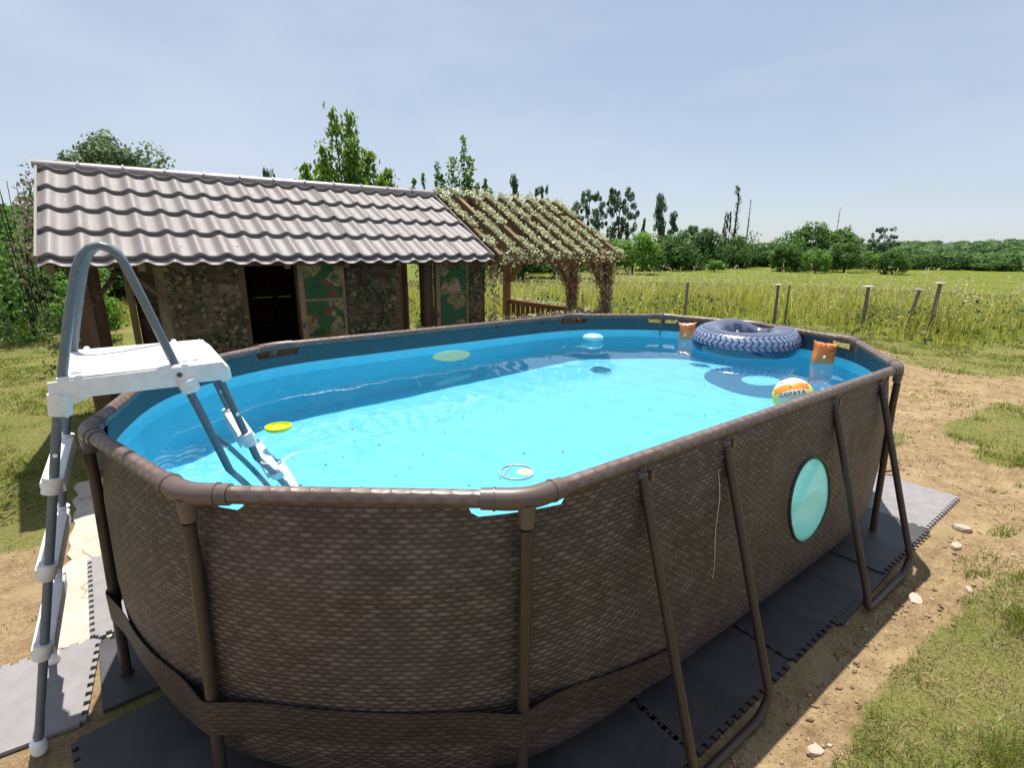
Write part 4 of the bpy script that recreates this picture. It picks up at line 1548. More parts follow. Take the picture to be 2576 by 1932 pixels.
inb = m.math('MULTIPLY', m.math('GREATER_THAN', curve, 0.36), m.math('LESS_THAN', curve, 0.70))
inb = m.math('MULTIPLY', inb, m.math('LESS_THAN', m.math('ABSOLUTE', xx), 0.82))
edge = m.ramp(m.math('ADD', m.math('ABSOLUTE', xx), 0.0), (0.60, 0.0), (0.86, 1.0))
c = m.mix(edge, (0.74, 0.70, 0.52), (0.78, 0.74, 0.10))
top_ = m.math('GREATER_THAN', curve, 0.70)
c = m.mix(top_, c, (0.82, 0.80, 0.66))
c = m.mix(inb, c, m.ramp(xx, (0.35, (0.85, 0.29, 0.03)), (0.75, (0.62, 0.22, 0.035))))
m.base(c, 0.42, 0.4)
bm = bmesh.new()
bmesh.ops.create_uvsphere(bm, u_segments=40, v_segments=24, radius=BR)
me = bpy.data.meshes.new('ball_skin'); bm.to_mesh(me); bm.free()
me.polygons.foreach_set('use_smooth', np.ones(len(me.polygons), bool))
me.materials.append(m.m)
link('ball_skin', me, ball)


def wrap_text(word, size, lift, y0, parent, mat, name):
    cu = bpy.data.curves.new(name, 'FONT')
    cu.body = word
    cu.size = size
    cu.align_x = 'CENTER'
    cu.align_y = 'CENTER'
    cu.space_character = 1.18
    cu.offset = 0.0006
    cu.resolution_u = 3
    to = bpy.data.objects.new('tmp_text', cu)
    COL.objects.link(to)
    bpy.context.view_layer.update()
    me = bpy.data.meshes.new_from_object(to.evaluated_get(bpy.context.evaluated_depsgraph_get()))
    bpy.data.objects.remove(to)
    bm = bmesh.new(); bm.from_mesh(me)
    bmesh.ops.subdivide_edges(bm, edges=bm.edges[:], cuts=1)
    for v in bm.verts:
        x, y = v.co.x, v.co.y + y0
        z = math.sqrt(max(1e-5, (BR + lift) ** 2 - x * x - y * y))
        v.co = Vector((x, y, z))
    bm.to_mesh(me); bm.free()
    me.materials.clear(); me.materials.append(mat)
    return link(name, me, parent)


wrap_text('COPAYA', 0.0255, 0.0009, 0.015, ball, plain('grey_lettering', (0.09, 0.10, 0.12), 0.5), 'lettering')
for sx in (-1, 1):
    path = []
    for t in np.linspace(-1, 1, 6):
        x, y = sx * 0.023 + 0.009 * t - 0.007, 0.074 - 0.004 * t * t * sx
        path.append((x, y, math.sqrt(max(1e-6, (BR + 0.0005) ** 2 - x * x - y * y))))
    MB().tube(path, 0.0016, 5).obj('printed_mark', BLACKP, ball, True)
path = [(0.0, 0.044, 0), (0.006, 0.050, 0), (0, 0.056, 0), (-0.006, 0.050, 0)]
MB().add([(x, y, math.sqrt((BR + 0.0012) ** 2 - x * x - y * y)) for x, y, _ in path], [(0, 1, 2, 3)]).obj('printed_diamond', plain('dark_orange_print', (0.25, 0.07, 0.02), 0.5), ball)

# floating chlorine dispenser
disp = thing('chlorine_dispenser', 'small pale blue domed chlorine dispenser floating near the far left wall', 'chlorine dispenser', (1.13, 0.87, 0.82))
DISPM = plain('pale_blue_plastic', (0.34, 0.66, 0.74), 0.35)
MB().lathe([(0.0, 0.062), (0.05, 0.060), (0.078, 0.050), (0.088, 0.034), (0.088, 0.022), (0.082, 0.016)][::-1], 28).obj('lid', DISPM, disp, True)
MB().lathe([(0.060, -0.13), (0.064, -0.05), (0.076, -0.02), (0.076, 0.014)], 28).obj('tablet_basket', plain('aqua_plastic', (0.10, 0.52, 0.62), 0.4), disp, True)

# yellow floating dish and grey toy hoop
yr = thing('floating_dish', 'small bright yellow ring-shaped dish floating beside the ladder', 'pool toy', (-1.56, 0.085, 0.822))
YEL = plain('acid_yellow_plastic', (0.72, 0.80, 0.015), 0.35)
MB().lathe([(0.040, -0.004), (0.044, -0.004), (0.053, 0.004), (0.054, 0.016), (0.049, 0.017), (0.046, 0.006), (0.030, 0.003), (0.0, 0.002)], 28).obj('dish', YEL, yr, True)
hoop = thing('toy_hoop', 'thin grey toy hoop floating just behind the front rail', 'pool toy', (-1.00, -0.87, 0.825))
pth = [(0.060 * math.cos(a), 0.060 * math.sin(a), 0.002) for a in np.linspace(0, 2 * pi, 33)]
GREYP = plain('grey_plastic', (0.30, 0.36, 0.42), 0.4)
MB().tube(pth, 0.0035, 8, False).obj('hoop', GREYP, hoop, True)
MB().tube([(-0.058, 0.0, 0.003), (-0.02, 0.02, 0.01), (0.02, 0.056, 0.003)], 0.003, 8).obj('cross_bar', GREYP, hoop, True)
MB().lathe([(0.0, 0.0), (0.026, 0.001), (0.028, 0.004), (0.0, 0.006)], 20).obj('float_pad', plain('lime_plastic', (0.45, 0.72, 0.30), 0.4), hoop, True, loc=(0.022, -0.018, 0.0))

# dead leaves and dirt lying on the pool floor: nobody could count them
rg = np.random.default_rng(51)
n = 420
a = rg.uniform(0, 2 * pi, n); r = np.sqrt(rg.uniform(0, 1, n)) * 0.97
P = np.column_stack([1.72 * r * np.cos(a), 1.08 * r * np.sin(a), np.full(n, 0.0225)])
V, F, rnd = leaves(P, np.tile([0.0, 0, 1], (n, 1)), 0.004 + 0.018 * rg.uniform(0, 1, n) ** 3, rg, aspect=0.4, jit=0.15)
dbm = plain('wet_dead_leaf', (0.035, 0.075, 0.075), 0.6)
db = link('debris', npmesh('debris', V, F, dbm))
db.cycles.is_caustics_receiver = True
tag(db, 'dark specks and dead leaves lying on the pool floor', 'debris', None, 'stuff')

# hose hook hung over the far rail
hk = thing('rail_hook', 'thin grey hook hung over the far rail, its stem dipping in the water', 'hook', (1.965, 0.80, 0.98))
inn = Vector((-0.93, -0.37, 0)).normalized()
path = [inn * -0.036 + Vector((0, 0, -0.05)), inn * -0.036 + Vector((0, 0, 0.01)), inn * -0.02 + Vector((0, 0, 0.034)), inn * 0.02 + Vector((0, 0, 0.036)), inn * 0.04 + Vector((0, 0, 0.012)), inn * 0.05 + Vector((0, 0, -0.08)), inn * 0.062 + Vector((0, 0, -0.22))]
MB().tube(path, 0.006, 8).obj('stem', GREYT, hk, True)

# ------------------------------------------------------------------ stones and bits on the soil
STONEP = plain('pinkish_stone', (0.50, 0.36, 0.29), 0.85, 0.2, 0, 0.15, 30, 0.5)
STONEW = plain('pale_stone', (0.40, 0.335, 0.255), 0.85, 0.2, 0, 0.2, 30, 0.5)


def stone(x, y, sx, sy, sz, label, mat, seed):
    rg = np.random.default_rng(seed)
    bm = bmesh.new()
    bmesh.ops.create_icosphere(bm, subdivisions=2, radius=1)
    for v in bm.verts:
        k = 1 + 0.28 * (fbm(v.co.x * 1.6 + seed * 5, v.co.y * 1.6 + v.co.z * 2.1, 3, seed) - 0.5) * 2
        v.co *= k
        v.co.z = max(-0.35, min(v.co.z, 0.62 + 0.1 * v.co.x))
        v.co = Vector((v.co.x * sx / 2, v.co.y * sy / 2, v.co.z * sz))
    me = bpy.data.meshes.new('stone'); bm.to_mesh(me); bm.free()
    me.materials.append(mat)
    o = link('stone', me, None, (x, y, float(terrain(np.array([x]), np.array([y]))[0]) + sz * 0.2), (0, 0, rg.uniform(0, 6)))
    return tag(o, label, 'stone')


stone(0.735, -1.66, 0.10, 0.055, 0.018, 'flat pinkish stone on the soil just beyond the far support frame', STONEP, 3)
stone(-0.46, -1.735, 0.055, 0.04, 0.02, 'small pinkish stone on the soil at the bottom edge, nearest the camera', STONEP, 4)
stone(1.72, -1.60, 0.10, 0.07, 0.035, 'pale stone, farther of the two lying close together right of the sunlit mat', STONEW, 5)
stone(1.45, -1.64, 0.09, 0.05, 0.03, 'pale stone, nearer of the two lying close together right of the sunlit mat', STONEW, 6)
stone(0.93, -1.80, 0.06, 0.03, 0.016, 'thin pale stone sliver on bare soil right of the pinkish stone', STONEW, 7)
stk = MB().tube([(2.02, -1.0, 0.012), (2.10, -1.04, 0.016), (2.18, -1.06, 0.013)], [0.007, 0.008, 0.006], 8).obj('stick', plain('dark_stick', (0.05, 0.035, 0.03), 0.7), None, True, loc=(0.19, -0.03, 0.012))
tag(stk, 'short dark stick lying behind the sunlit mat', 'stick')
# small stones, clods: nobody could count them
rg = np.random.default_rng(77)
n = 70000
px_ = rg.uniform(-1.3, 9.0, n); py_ = rg.uniform(-3.4, 2.2, n)
dens = dirt_mask(px_, py_) * ((py_ < -1.57) | (px_ > 2.35)) * np.clip(2.2 / np.hypot(px_ - CAM.x, py_ - CAM.y), 0.1, 1)
k = rg.uniform(0, 1, n) < dens
px_, py_ = px_[k], py_[k]
n = len(px_)
s = 0.0025 + 0.011 * rg.uniform(0, 1, n) ** 7
oct_ = np.array([(1, 0, 0), (-1, 0, 0), (0, 1, 0), (0, -1, 0), (0, 0, 0.55), (0, 0, -0.55)])
of = np.array([(0, 2, 4), (2, 1, 4), (1, 3, 4), (3, 0, 4), (2, 0, 5), (1, 2, 5), (3, 1, 5), (0, 3, 5)])
V = oct_[None] * s[:, None, None] * rg.uniform(0.6, 1.4, (n, 6, 1))
an = rg.uniform(0, 2 * pi, n)
R = np.stack([np.cos(an), -np.sin(an), np.sin(an), np.cos(an)], 1).reshape(n, 2, 2)
V[:, :, :2] = np.einsum('nij,nkj->nki', R, V[:, :, :2] * np.array([1.3, 0.9]))
V += np.column_stack([px_, py_, terrain(px_, py_) + 0.003])[:, None, :]
F = (of[None] + np.arange(n)[:, None, None] * 6).reshape(-1, 3)
m = NT('clods_and_gravel')
m.base(m.ramp(m.attr('rnd'), (0.0, (0.13, 0.085, 0.045)), (0.6, (0.32, 0.23, 0.135)), (0.9, (0.33, 0.25, 0.16)), (1.0, (0.55, 0.47, 0.37))), 0.9, 0.2)
gv = link('gravel', npmesh('gravel', V.reshape(-1, 3), F, m.m, False, attrs=dict(rnd=np.repeat(rg.uniform(0, 1, n), 6))))
tag(gv, 'small stones and clods on the bare soil', 'gravel', None, 'stuff')

# ------------------------------------------------------------------ foliage materials
G_DARK = foliage('dark_green_foliage', (0.0198, 0.0528, 0.0165), (0.0578, 0.132, 0.033), (0.132, 0.2392, 0.066), 0.37, 0.7)
G_MID = foliage('mid_green_foliage', (0.0352, 0.0928, 0.0192), (0.088, 0.2, 0.0384), (0.184, 0.32, 0.072), 0.42, 0.7)
G_THICK = foliage('thicket_foliage', (0.025, 0.065, 0.018), (0.062, 0.145, 0.034), (0.14, 0.255, 0.065), 0.35, 0.12)
G_BRIGHT = foliage('bright_green_foliage', (0.0473, 0.1283, 0.0135), (0.108, 0.2497, 0.027), (0.2025, 0.3645, 0.0607), 0.47, 0.9)
G_BLUE = foliage('blue_green_foliage', (0.033, 0.0675, 0.039), (0.075, 0.135, 0.075), (0.15, 0.2325, 0.1275), 0.37, 0.8)
G_CHERRY = foliage('cherry_foliage', (0.045, 0.115, 0.012), (0.125, 0.255, 0.025), (0.25, 0.38, 0.06), 0.5, 3, 0.4)
G_WILLOW = foliage('grey_green_foliage', (0.0405, 0.081, 0.0297), (0.1013, 0.1688, 0.0675), (0.1958, 0.27, 0.1283), 0.42, 0.9)
PINKL = foliage('pinkish_leaf', (0.06, 0.09, 0.03), (0.15, 0.15, 0.08), (0.42, 0.33, 0.28), 0.3, 6)
BARK = wood('grey_brown_bark', (0.06, 0.045, 0.032), (0.15, 0.12, 0.09), 0.9, 2, 0.3)
BARKD = wood('dark_bark', (0.03, 0.022, 0.018), (0.075, 0.055, 0.042), 0.9, 2, 0.3)


def crown(kind, seed):
    """leaf cloud of unit width and height; returns V, F, rnd"""
    rg = np.random.default_rng(seed)
    if kind in ('bush', 'round', 'soft'):
        K = 44 if kind == 'bush' else 44
        th = rg.uniform(0, 2 * pi, K); u = rg.uniform(-0.95 if kind == 'bush' else -0.75, 1, K)
        rr_ = rg.uniform(0.45, 1.0, K) ** 0.8
        s = np.sqrt(1 - u * u)
        C = np.column_stack([0.40 * rr_ * s * np.cos(th), 0.40 * rr_ * s * np.sin(th), (0.46 if kind == 'bush' else 0.55) + (0.44 if kind == 'bush' else 0.36) * u * rr_])
        R = rg.uniform(0.09, 0.17, K)
        n, ls = (4600, 0.050) if kind != 'soft' else (11000, 0.030)
    elif kind == 'loose':
        K = 80
        C, R = [], []
        for k in range(K):
            z = rg.uniform(0.30, 0.95)
            w = 0.44 * (1 - ((z - 0.6) / 0.5) ** 2) * rg.uniform(0.1, 1.0) ** 0.6
            a = rg.uniform(0, 2 * pi)
            C.append((w * math.cos(a), w * math.sin(a), z)); R.append(rg.uniform(0.03, 0.075))
        C, R = np.array(C), np.array(R)
        n, ls = 4800, 0.036
    elif kind == 'poplar':
        K = 26
        z = np.linspace(0.10, 0.96, K)
        w = 0.30 * np.sin(pi * np.clip((z - 0.02), 0, 1) ** 0.75) + 0.04
        a = rg.uniform(0, 2 * pi, K)
        C = np.column_stack([w * np.cos(a) * rg.uniform(0.3, 1.1, K), w * np.sin(a) * rg.uniform(0.3, 1.1, K), z])
        R = rg.uniform(0.10, 0.2, K)
        n, ls = 1800, 0.075
    k = rg.integers(0, len(C), n)
    w_ = R[k] ** 2
    d = rg.normal(0, 1, (n, 3)); d /= np.linalg.norm(d, axis=1)[:, None]
    rad = R[k] * rg.uniform(0.55, 1.12, n)
    zs_ = 0.45 if kind == 'poplar' else 1.0
    P = C[k] + d * rad[:, None] * np.array([1, 1, 0.8 * zs_ if kind != 'poplar' else 0.35])
    P[:, 2] = np.clip(P[:, 2], 0.015, 1.05)
    return leaves(P, d + np.array([0, 0, 0.35]), ls, rg, aspect=0.75, jit=0.45)


_cr = {}


def crown_mesh(kind, var, mat):
    key = (kind, var, mat.name)
    if key not in _cr:
        V, F, rnd = crown(kind, 100 + var * 7 + {'bush': 0, 'round': 31, 'loose': 57, 'poplar': 83, 'soft': 95}[kind])
        _cr[key] = npmesh('crown', V, F, mat, False, attrs=dict(rnd=rnd))
    return _cr[key]


_tr = {}


def trunk_mesh(kind, mat):
    if (kind, mat.name) not in _tr:
        rg = np.random.default_rng(hash(kind) % 1000 if False else {'bush': 1, 'round': 2, 'loose': 3, 'poplar': 4, 'soft': 2}[kind])
        mb = MB()
        zt = {'bush': 0.55, 'round': 0.6, 'loose': 0.9, 'poplar': 0.9, 'soft': 0.6}[kind]
        mb.tube([(0, 0, -0.05), (0.01, 0.0, zt * 0.3), (-0.012, 0.01, zt * 0.6), (0.005, 0, zt)], [0.035, 0.026, 0.018, 0.006], 7)
        for b_ in range(7 if kind != 'poplar' else 4):
            a = rg.uniform(0, 2 * pi)
            z0 = zt * rg.uniform(0.25, 0.8)
            L = rg.uniform(0.2, 0.36) * (1 if kind != 'poplar' else 0.4)
            mb.tube([(0, 0, z0), (L * 0.5 * math.cos(a), L * 0.5 * math.sin(a), z0 + L * 0.5), (L * math.cos(a), L * math.sin(a), z0 + L * 0.95)], [0.014, 0.009, 0.003], 5)
        _tr[(kind, mat.name)] = mb.mesh('trunk', mat, True)
    return _tr[(kind, mat.name)]


def tree(name, kind, x, y, ztop, w, mat, label, cat, group=None, var=0, bark=None, zbase=None):
    zb = float(terrain(np.array([x]), np.array([y]))[0]) if zbase is None else zbase
    t = thing(name, label, cat, (x, y, zb - 0.02), 0, group)
    rg = np.random.default_rng(int(abs(x * 131 + y * 17)) % 9999)
    rz = float(rg.uniform(0, 6.28))
    h = ztop - zb
    link('trunk', trunk_mesh(kind, bark or BARK), t, (0, 0, 0), (0, 0, rz), (w, w, h))
    link('crown', crown_mesh(kind, var, mat), t, (0, 0, 0), (0, 0, rz), (w * 1.18, w * 1.18, h))
    return t


FIELD = 'trees and bushes at the far edge of the field'
TREES = [
    # name, kind, x, y, ztop, width (seen from the camera, already at its distance), scale about the camera, material, label, category
    ('leafy_tree', 'soft', -1.76, 24.83, 6.19, 4.3, 2.0, G_WILLOW, 'broad round grey-green tree rising behind the left end of the tiled roof', 'tree', 0),
    ('bush', 'bush', -3.95, 11.6, 1.75, 1.7, 1, G_BRIGHT, 'low light green bush at the very left edge below the twigs', 'bush', 2),
    ('bush', 'bush', -3.05, 11.9, 1.9, 1.5, 1, G_MID, 'green bush filling the gap under the left eave of the playhouse', 'bush', 0),
    ('bush', 'bush', -3.45, 12.76, 2.55, 2.3, 1, G_MID, 'tall green bush at the left edge behind the bare twigs', 'bush', 0),
    ('bush', 'bush', -2.75, 15.2, 2.65, 3.2, 1, G_DARK, 'dark bush seen just left of the playhouse roof', 'bush', 1),
    ('bush', 'bush', -4.2, 15.4, 3.15, 3.0, 1, G_MID, 'highest bush of the left hedge, cut by the left edge of the photo', 'bush', 2),
    ('bush', 'bush', -1.9, 16.6, 2.2, 3.6, 1, G_DARK, 'dark bush seen through the open porch of the playhouse', 'bush', 0),
    ('bush', 'bush', -2.62, 8.9, 1.25, 0.9, 1, G_BRIGHT, 'low leafy bush standing by the left corner of the playhouse', 'bush', 1),
    ('leafy_tree', 'loose', 2.34, 17.35, 4.23, 0.8, 1, G_BLUE, 'thin tree top just peeping over the middle of the roof ridge', 'tree', 1),
    ('poplar', 'poplar', 26.69, 36.32, 7.76, 1.3, 2, G_BLUE, 'narrow poplar rising above the left part of the pergola roof', 'tree', 0),
    ('leafy_tree', 'loose', 29.96, 36.29, 7.39, 2.2, 2, G_BLUE, 'sparse tree showing above the middle of the pergola roof', 'tree', 1),
    ('bush', 'bush', 15.9, 21.60, 3.0, 4.2, 2, G_DARK, 'dark bush behind the left side of the pergola', 'bush', 1),
    ('bush', 'bush', 26.30, 28.87, 4.98, 2.8, 2, G_DARK, 'tall dark bush right behind the right end of the pergola roof', 'bush', 2),
    ('leafy_tree', 'loose', 28.96, 29.11, 6.46, 2.8, 2, G_BLUE, 'open tall tree, left of the pair beyond the pergola', 'tree', 2),
    ('leafy_tree', 'loose', 32.12, 28.69, 6.72, 3.0, 2, G_BLUE, 'open tall tree, right of the pair beyond the pergola', 'tree', 0),
    ('bush', 'bush', 25.39, 21.20, 3.22, 3.2, 2, G_BRIGHT, 'bright green rounded bush right of the pergola corner', 'bush', 0),
    ('bush', 'bush', 13.56, 18.66, 2.10, 3.3, 2, G_DARK, 'dark bush seen through the pergola left of its middle post', 'bush', 2),
    ('bush', 'bush', 17.78, 20.39, 2.30, 3.9, 2, G_MID, 'green bush seen through the pergola just left of the ivy-wrapped post', 'bush', 1),
    ('cypress', 'poplar', 42.68, 34.82, 4.73, 0.65, 2, G_BLUE, 'very small slim cypress top beyond the bright green bush', 'tree', 1),
    ('poplar', 'poplar', 41.29, 31.76, 6.80, 1.75, 2, G_BLUE, 'tall dense poplar, higher of the two standing together', 'tree', 2),
    ('poplar', 'poplar', 43.69, 31.92, 5.28, 1.5, 2, G_BLUE, 'shorter poplar touching the right of the tall dense one', 'tree', 0),
    ('bush', 'bush', 33.26, 24.16, 2.75, 3.2, 2, G_DARK, 'dark bush below the two poplars', 'bush', 0),
    ('leafy_tree', 'round', 37.65, 24.89, 3.88, 3.5, 2, G_DARK, 'dark dome-shaped tree midway between the poplars and the dead trunks', 'tree', 1),
    ('bush', 'bush', 42.40, 24.91, 2.45, 3.1, 2, G_DARK, 'low dark bush left of the tall dead trunks', 'bush', 2),
    ('bush', 'bush', 43.62, 24.60, 3.15, 2.3, 2, G_MID, 'green bush round the foot of the taller dead trunk', 'bush', 1),
    ('bush', 'bush', 48.2, 25.6, 1.9, 3.2, 2, G_DARK, 'low bush behind the thin dead trunk', 'bush', 0),
    ('bush', 'bush', 51.8, 26.0, 1.60, 3.9, 2, G_DARK, 'distant low bush in the gap right of the dead trunks', 'bush', 0),
    ('bush', 'bush', 33.52, 20.25, 1.00, 1.4, 2, G_BRIGHT, 'tiny round bush alone on the field edge before the dark trees', 'bush', 1),
    ('bush', 'bush', 39.39, 17.91, 2.75, 2.9, 2, G_MID, 'front left bush of the clump on the right of the field', 'bush', 2),
    ('leafy_tree', 'round', 48.16, 20.42, 4.11, 3.8, 2, G_MID, 'left dome-shaped tree of the clump on the right of the field', 'tree', 2),
    ('leafy_tree', 'round', 51.83, 19.45, 3.96, 3.7, 2, G_MID, 'right dome-shaped tree of the clump, below the thin bare spike', 'tree', 0),
    ('bush', 'bush', 38.43, 15.21, 1.94, 1.7, 2, G_BRIGHT, 'small bright bush in front of the clump, between the two domes', 'bush', 0),
    ('bush', 'bush', 41.89, 14.66, 2.55, 2.6, 2, G_MID, 'broad bush at the right front of the clump on the field', 'bush', 1),
    ('leafy_tree', 'loose', 53.05, 16.12, 3.75, 2.3, 2, G_BLUE, 'open-branched tree standing alone right of the clump', 'tree', 1),
    ('bush', 'bush', 40.96, 11.26, 2.0, 2.0, 2, G_MID, 'dense round bush just in front of the open-branched tree', 'bush', 2),
    ('bush', 'bush', 45.25, 14.20, 1.82, 2.2, 2, G_BRIGHT, 'pale green bush between the clump and the dense round bush', 'bush', 0),
    ('bush', 'bush', 57.86, 14.02, 1.48, 3.2, 2, G_DARK, 'dark shaded bush, left of the two on the right under the hill', 'bush', 1),
    ('bush', 'bush', 58.39, 11.92, 1.30, 2.9, 2, G_DARK, 'dark shaded bush, right of the two on the right under the hill', 'bush', 2),
    ('bush', 'bush', 56.89, 9.37, 1.0, 2.7, 2, G_MID, 'low green bush near the right edge of the field', 'bush', 0),
    ('bush', 'bush', 59.18, 7.60, 1.15, 3.0, 2, G_MID, 'low green bush cut by the right edge of the photo', 'bush', 1),
]
for name, kind, x, y, zt, w, sc, mat, label, cat, var in TREES:
    if sc != 1:
        x, y, zt, w = CAM.x + (x - CAM.x) * sc, CAM.y + (y - CAM.y) * sc, CAM.z + (zt - CAM.z) * sc, w * sc
    tree(name, kind, x, y, zt, w, mat, label, cat, FIELD if sc == 2 else None, var)


def dead_tree(x, y, ztop, label, leafy, seed, thick):
    x, y, ztop = CAM.x + (x - CAM.x) * 2, CAM.y + (y - CAM.y) * 2, CAM.z + (ztop - CAM.z) * 2
    zb = float(terrain(np.array([x]), np.array([y]))[0])
    rg = np.random.default_rng(seed)
    t = thing('dead_tree', label, 'dead tree', (x, y, zb), 0, 'bare dead trunks in the field')
    h = ztop - zb
    path = [(0.10 * math.sin(3 * s) * s, 0.05 * math.cos(4 * s), h * s) for s in np.linspace(0, 1, 8)]
    mb = MB().tube(path, [thick * (1 - 0.8 * s) for s in np.linspace(0, 1, 8)], 7)
    P = []
    for k in range(26 if leafy else 14):
        s = rg.uniform(0.3, 0.98)
        a = rg.uniform(0, 2 * pi)
        L = h * rg.uniform(0.02, 0.06) * (1.5 if leafy else 0.8)
        p0 = np.array([0.10 * math.sin(3 * s) * s, 0.05 * math.cos(4 * s), h * s])
        p1 = p0 + np.array([L * math.cos(a) * 0.6, L * math.sin(a) * 0.6, L])
        mb.tube([p0, (p0 + p1) / 2 + 0.05 * L, p1], [thick * 0.25, thick * 0.18, thick * 0.08], 5)
        P += [p0 + (p1 - p0) * q for q in (0.4, 0.8, 1.0)]
    mb.obj('trunk', BARKD, t, True)
    if leafy:
        P = np.repeat(np.array(P), 6, 0) + rg.normal(0, 0.16, (len(P) * 6, 3))
        extra = np.column_stack([rg.normal(0, 0.25, 500), rg.normal(0, 0.25, 500), rg.uniform(0, h * 0.5, 500)])
        P = np.concatenate([P, extra])
        leaf_obj('foliage', P, rg.normal(0, 1, P.shape), 0.26, G_DARK, t, seed)
    return t


dead_tree(44.40, 25.47, 7.17, 'tallest bare trunk with ivy on it, left of the two dead trunks', True, 3, 0.26)
dead_tree(46.69, 25.52, 6.26, 'thin bare trunk without leaves, right of the two dead trunks', False, 4, 0.20)
dead_tree(53.60, 20.40, 5.56, 'thin bare spike sticking up behind the right dome-shaped tree', False, 5, 0.13)
# side limb of the ivy trunk group
tree('leafy_tree', 'loose', CAM.x + (43.6 - CAM.x) * 2, CAM.y + (25.75 - CAM.y) * 2, CAM.z + (5.2 - CAM.z) * 2, 1.6, G_BLUE, 'thin half-bare tree leaning just left of the tallest dead trunk', 'tree', FIELD, 0)

# dense thicket joining the trees at the far field edge: reads as one mass
rg = np.random.default_rng(33)
HP, HN = [], []
for (x0, y0, x1, y1, hm, dp, nb_) in ((36, 52, 62, 58, 6.2, 5, 150), (62, 50, 92, 53, 5.6, 5, 190), (88, 56, 112, 52, 4.0, 4, 90), (84, 36, 108, 42, 3.4, 5, 70), (104, 34, 118, 26, 2.6, 4, 60), (116, 26, 122, 14, 2.2, 4, 46)):
    t = rg.uniform(0, 1, nb_)
    bx, by = x0 + (x1 - x0) * t + rg.normal(0, dp * 0.4, nb_), y0 + (y1 - y0) * t + rg.normal(0, dp * 0.4, nb_)
    br = rg.uniform(0.8, 1.7, nb_)
    bz = terrain(bx, by) + rg.uniform(0.05, 1, nb_) * hm * (0.55 + 0.5 * fbm(t * 9, t * 0, 3, 34)) 
    d = rg.normal(0, 1, (nb_, 90, 3)); d /= np.linalg.norm(d, axis=2)[:, :, None]
    HP.append((np.column_stack([bx, by, bz])[:, None] + d * (br[:, None] * rg.uniform(0.6, 1.1, (nb_, 90)))[:, :, None]).reshape(-1, 3))
    HN.append(d.reshape(-1, 3) + np.array([0, 0, 0.35]))
HP = np.concatenate(HP)
HP[:, 2] = np.maximum(HP[:, 2], -1.55)
o = leaf_obj('far_thicket', HP, np.concatenate(HN), 0.42, G_THICK, None, 35, aspect=0.75, jit=0.45)
tag(o, 'dark thicket joining the trees along the far edge of the field', 'thicket', None, 'stuff')

# cherry tree behind the roof, long drooping leaves on upright leaders
rg = np.random.default_rng(42)
CX, CY = 0.91, 5.82
ch = thing('cherry_tree', 'bright green cherry tree with drooping leaves right behind the roof ridge', 'tree', (CX, CY, 0))
mb = MB().tube([(0, 0, -0.05), (0.02, 0, 0.6), (-0.02, 0.02, 1.3), (0, 0, 2.0)], [0.06, 0.05, 0.04, 0.02], 8)
P = []
lead = [(-0.18, 0.0, 3.50, 0.5), (0.07, 0.05, 3.46, 0.75), (0.36, 0.1, 3.0, 0.7), (-0.40, -0.05, 2.98, 0.6), (-0.62, 0.1, 2.72, 0.5), (0.58, -0.1, 2.72, 0.75), (-0.02, -0.25, 3.05, 0.9), (0.2, 0.3, 2.9, 0.8), (-0.3, 0.3, 2.8, 0.8), (0.42, -0.25, 2.55, 0.9), (-0.5, -0.2, 2.45, 0.9), (-0.75, 0, 2.45, 0.35), (0.74, 0.05, 2.50, 0.6), (0.05, -0.05, 2.6, 1.3)]
for k, (lx, ly, lz, dn) in enumerate(lead):
    z0 = 1.1 + 0.1 * (k % 4)
    ptsL = [np.array([lx * (0.05 + 0.95 * s ** 0.8), ly * s, z0 + (lz - z0) * s]) for s in np.linspace(0, 1, 7)]
    mb.tube(ptsL, [0.022 * (1 - 0.85 * s) + 0.003 for s in np.linspace(0, 1, 7)], 6)
    n = int(620 * dn)
    s = rg.uniform(0.15, 1.0, n) ** 0.75
    base_ = np.array([[lx * (0.05 + 0.95 * q ** 0.8), ly * q, z0 + (lz - z0) * q] for q in s])
    spread = (0.04 + 0.19 * (1 - s))[:, None]
    P.append(base_ + rg.normal(0, 1, (n, 3)) * spread * np.array([1, 1, 0.8]))
mb.obj('trunk', BARKD, ch, True)
P = np.concatenate(P)
leaf_obj('crown', P, rg.normal(0, 1, P.shape) * np.array([1, 1, 0.5]), 0.105, G_CHERRY, ch, 9, aspect=0.42, jit=0.3, droop=2.2)

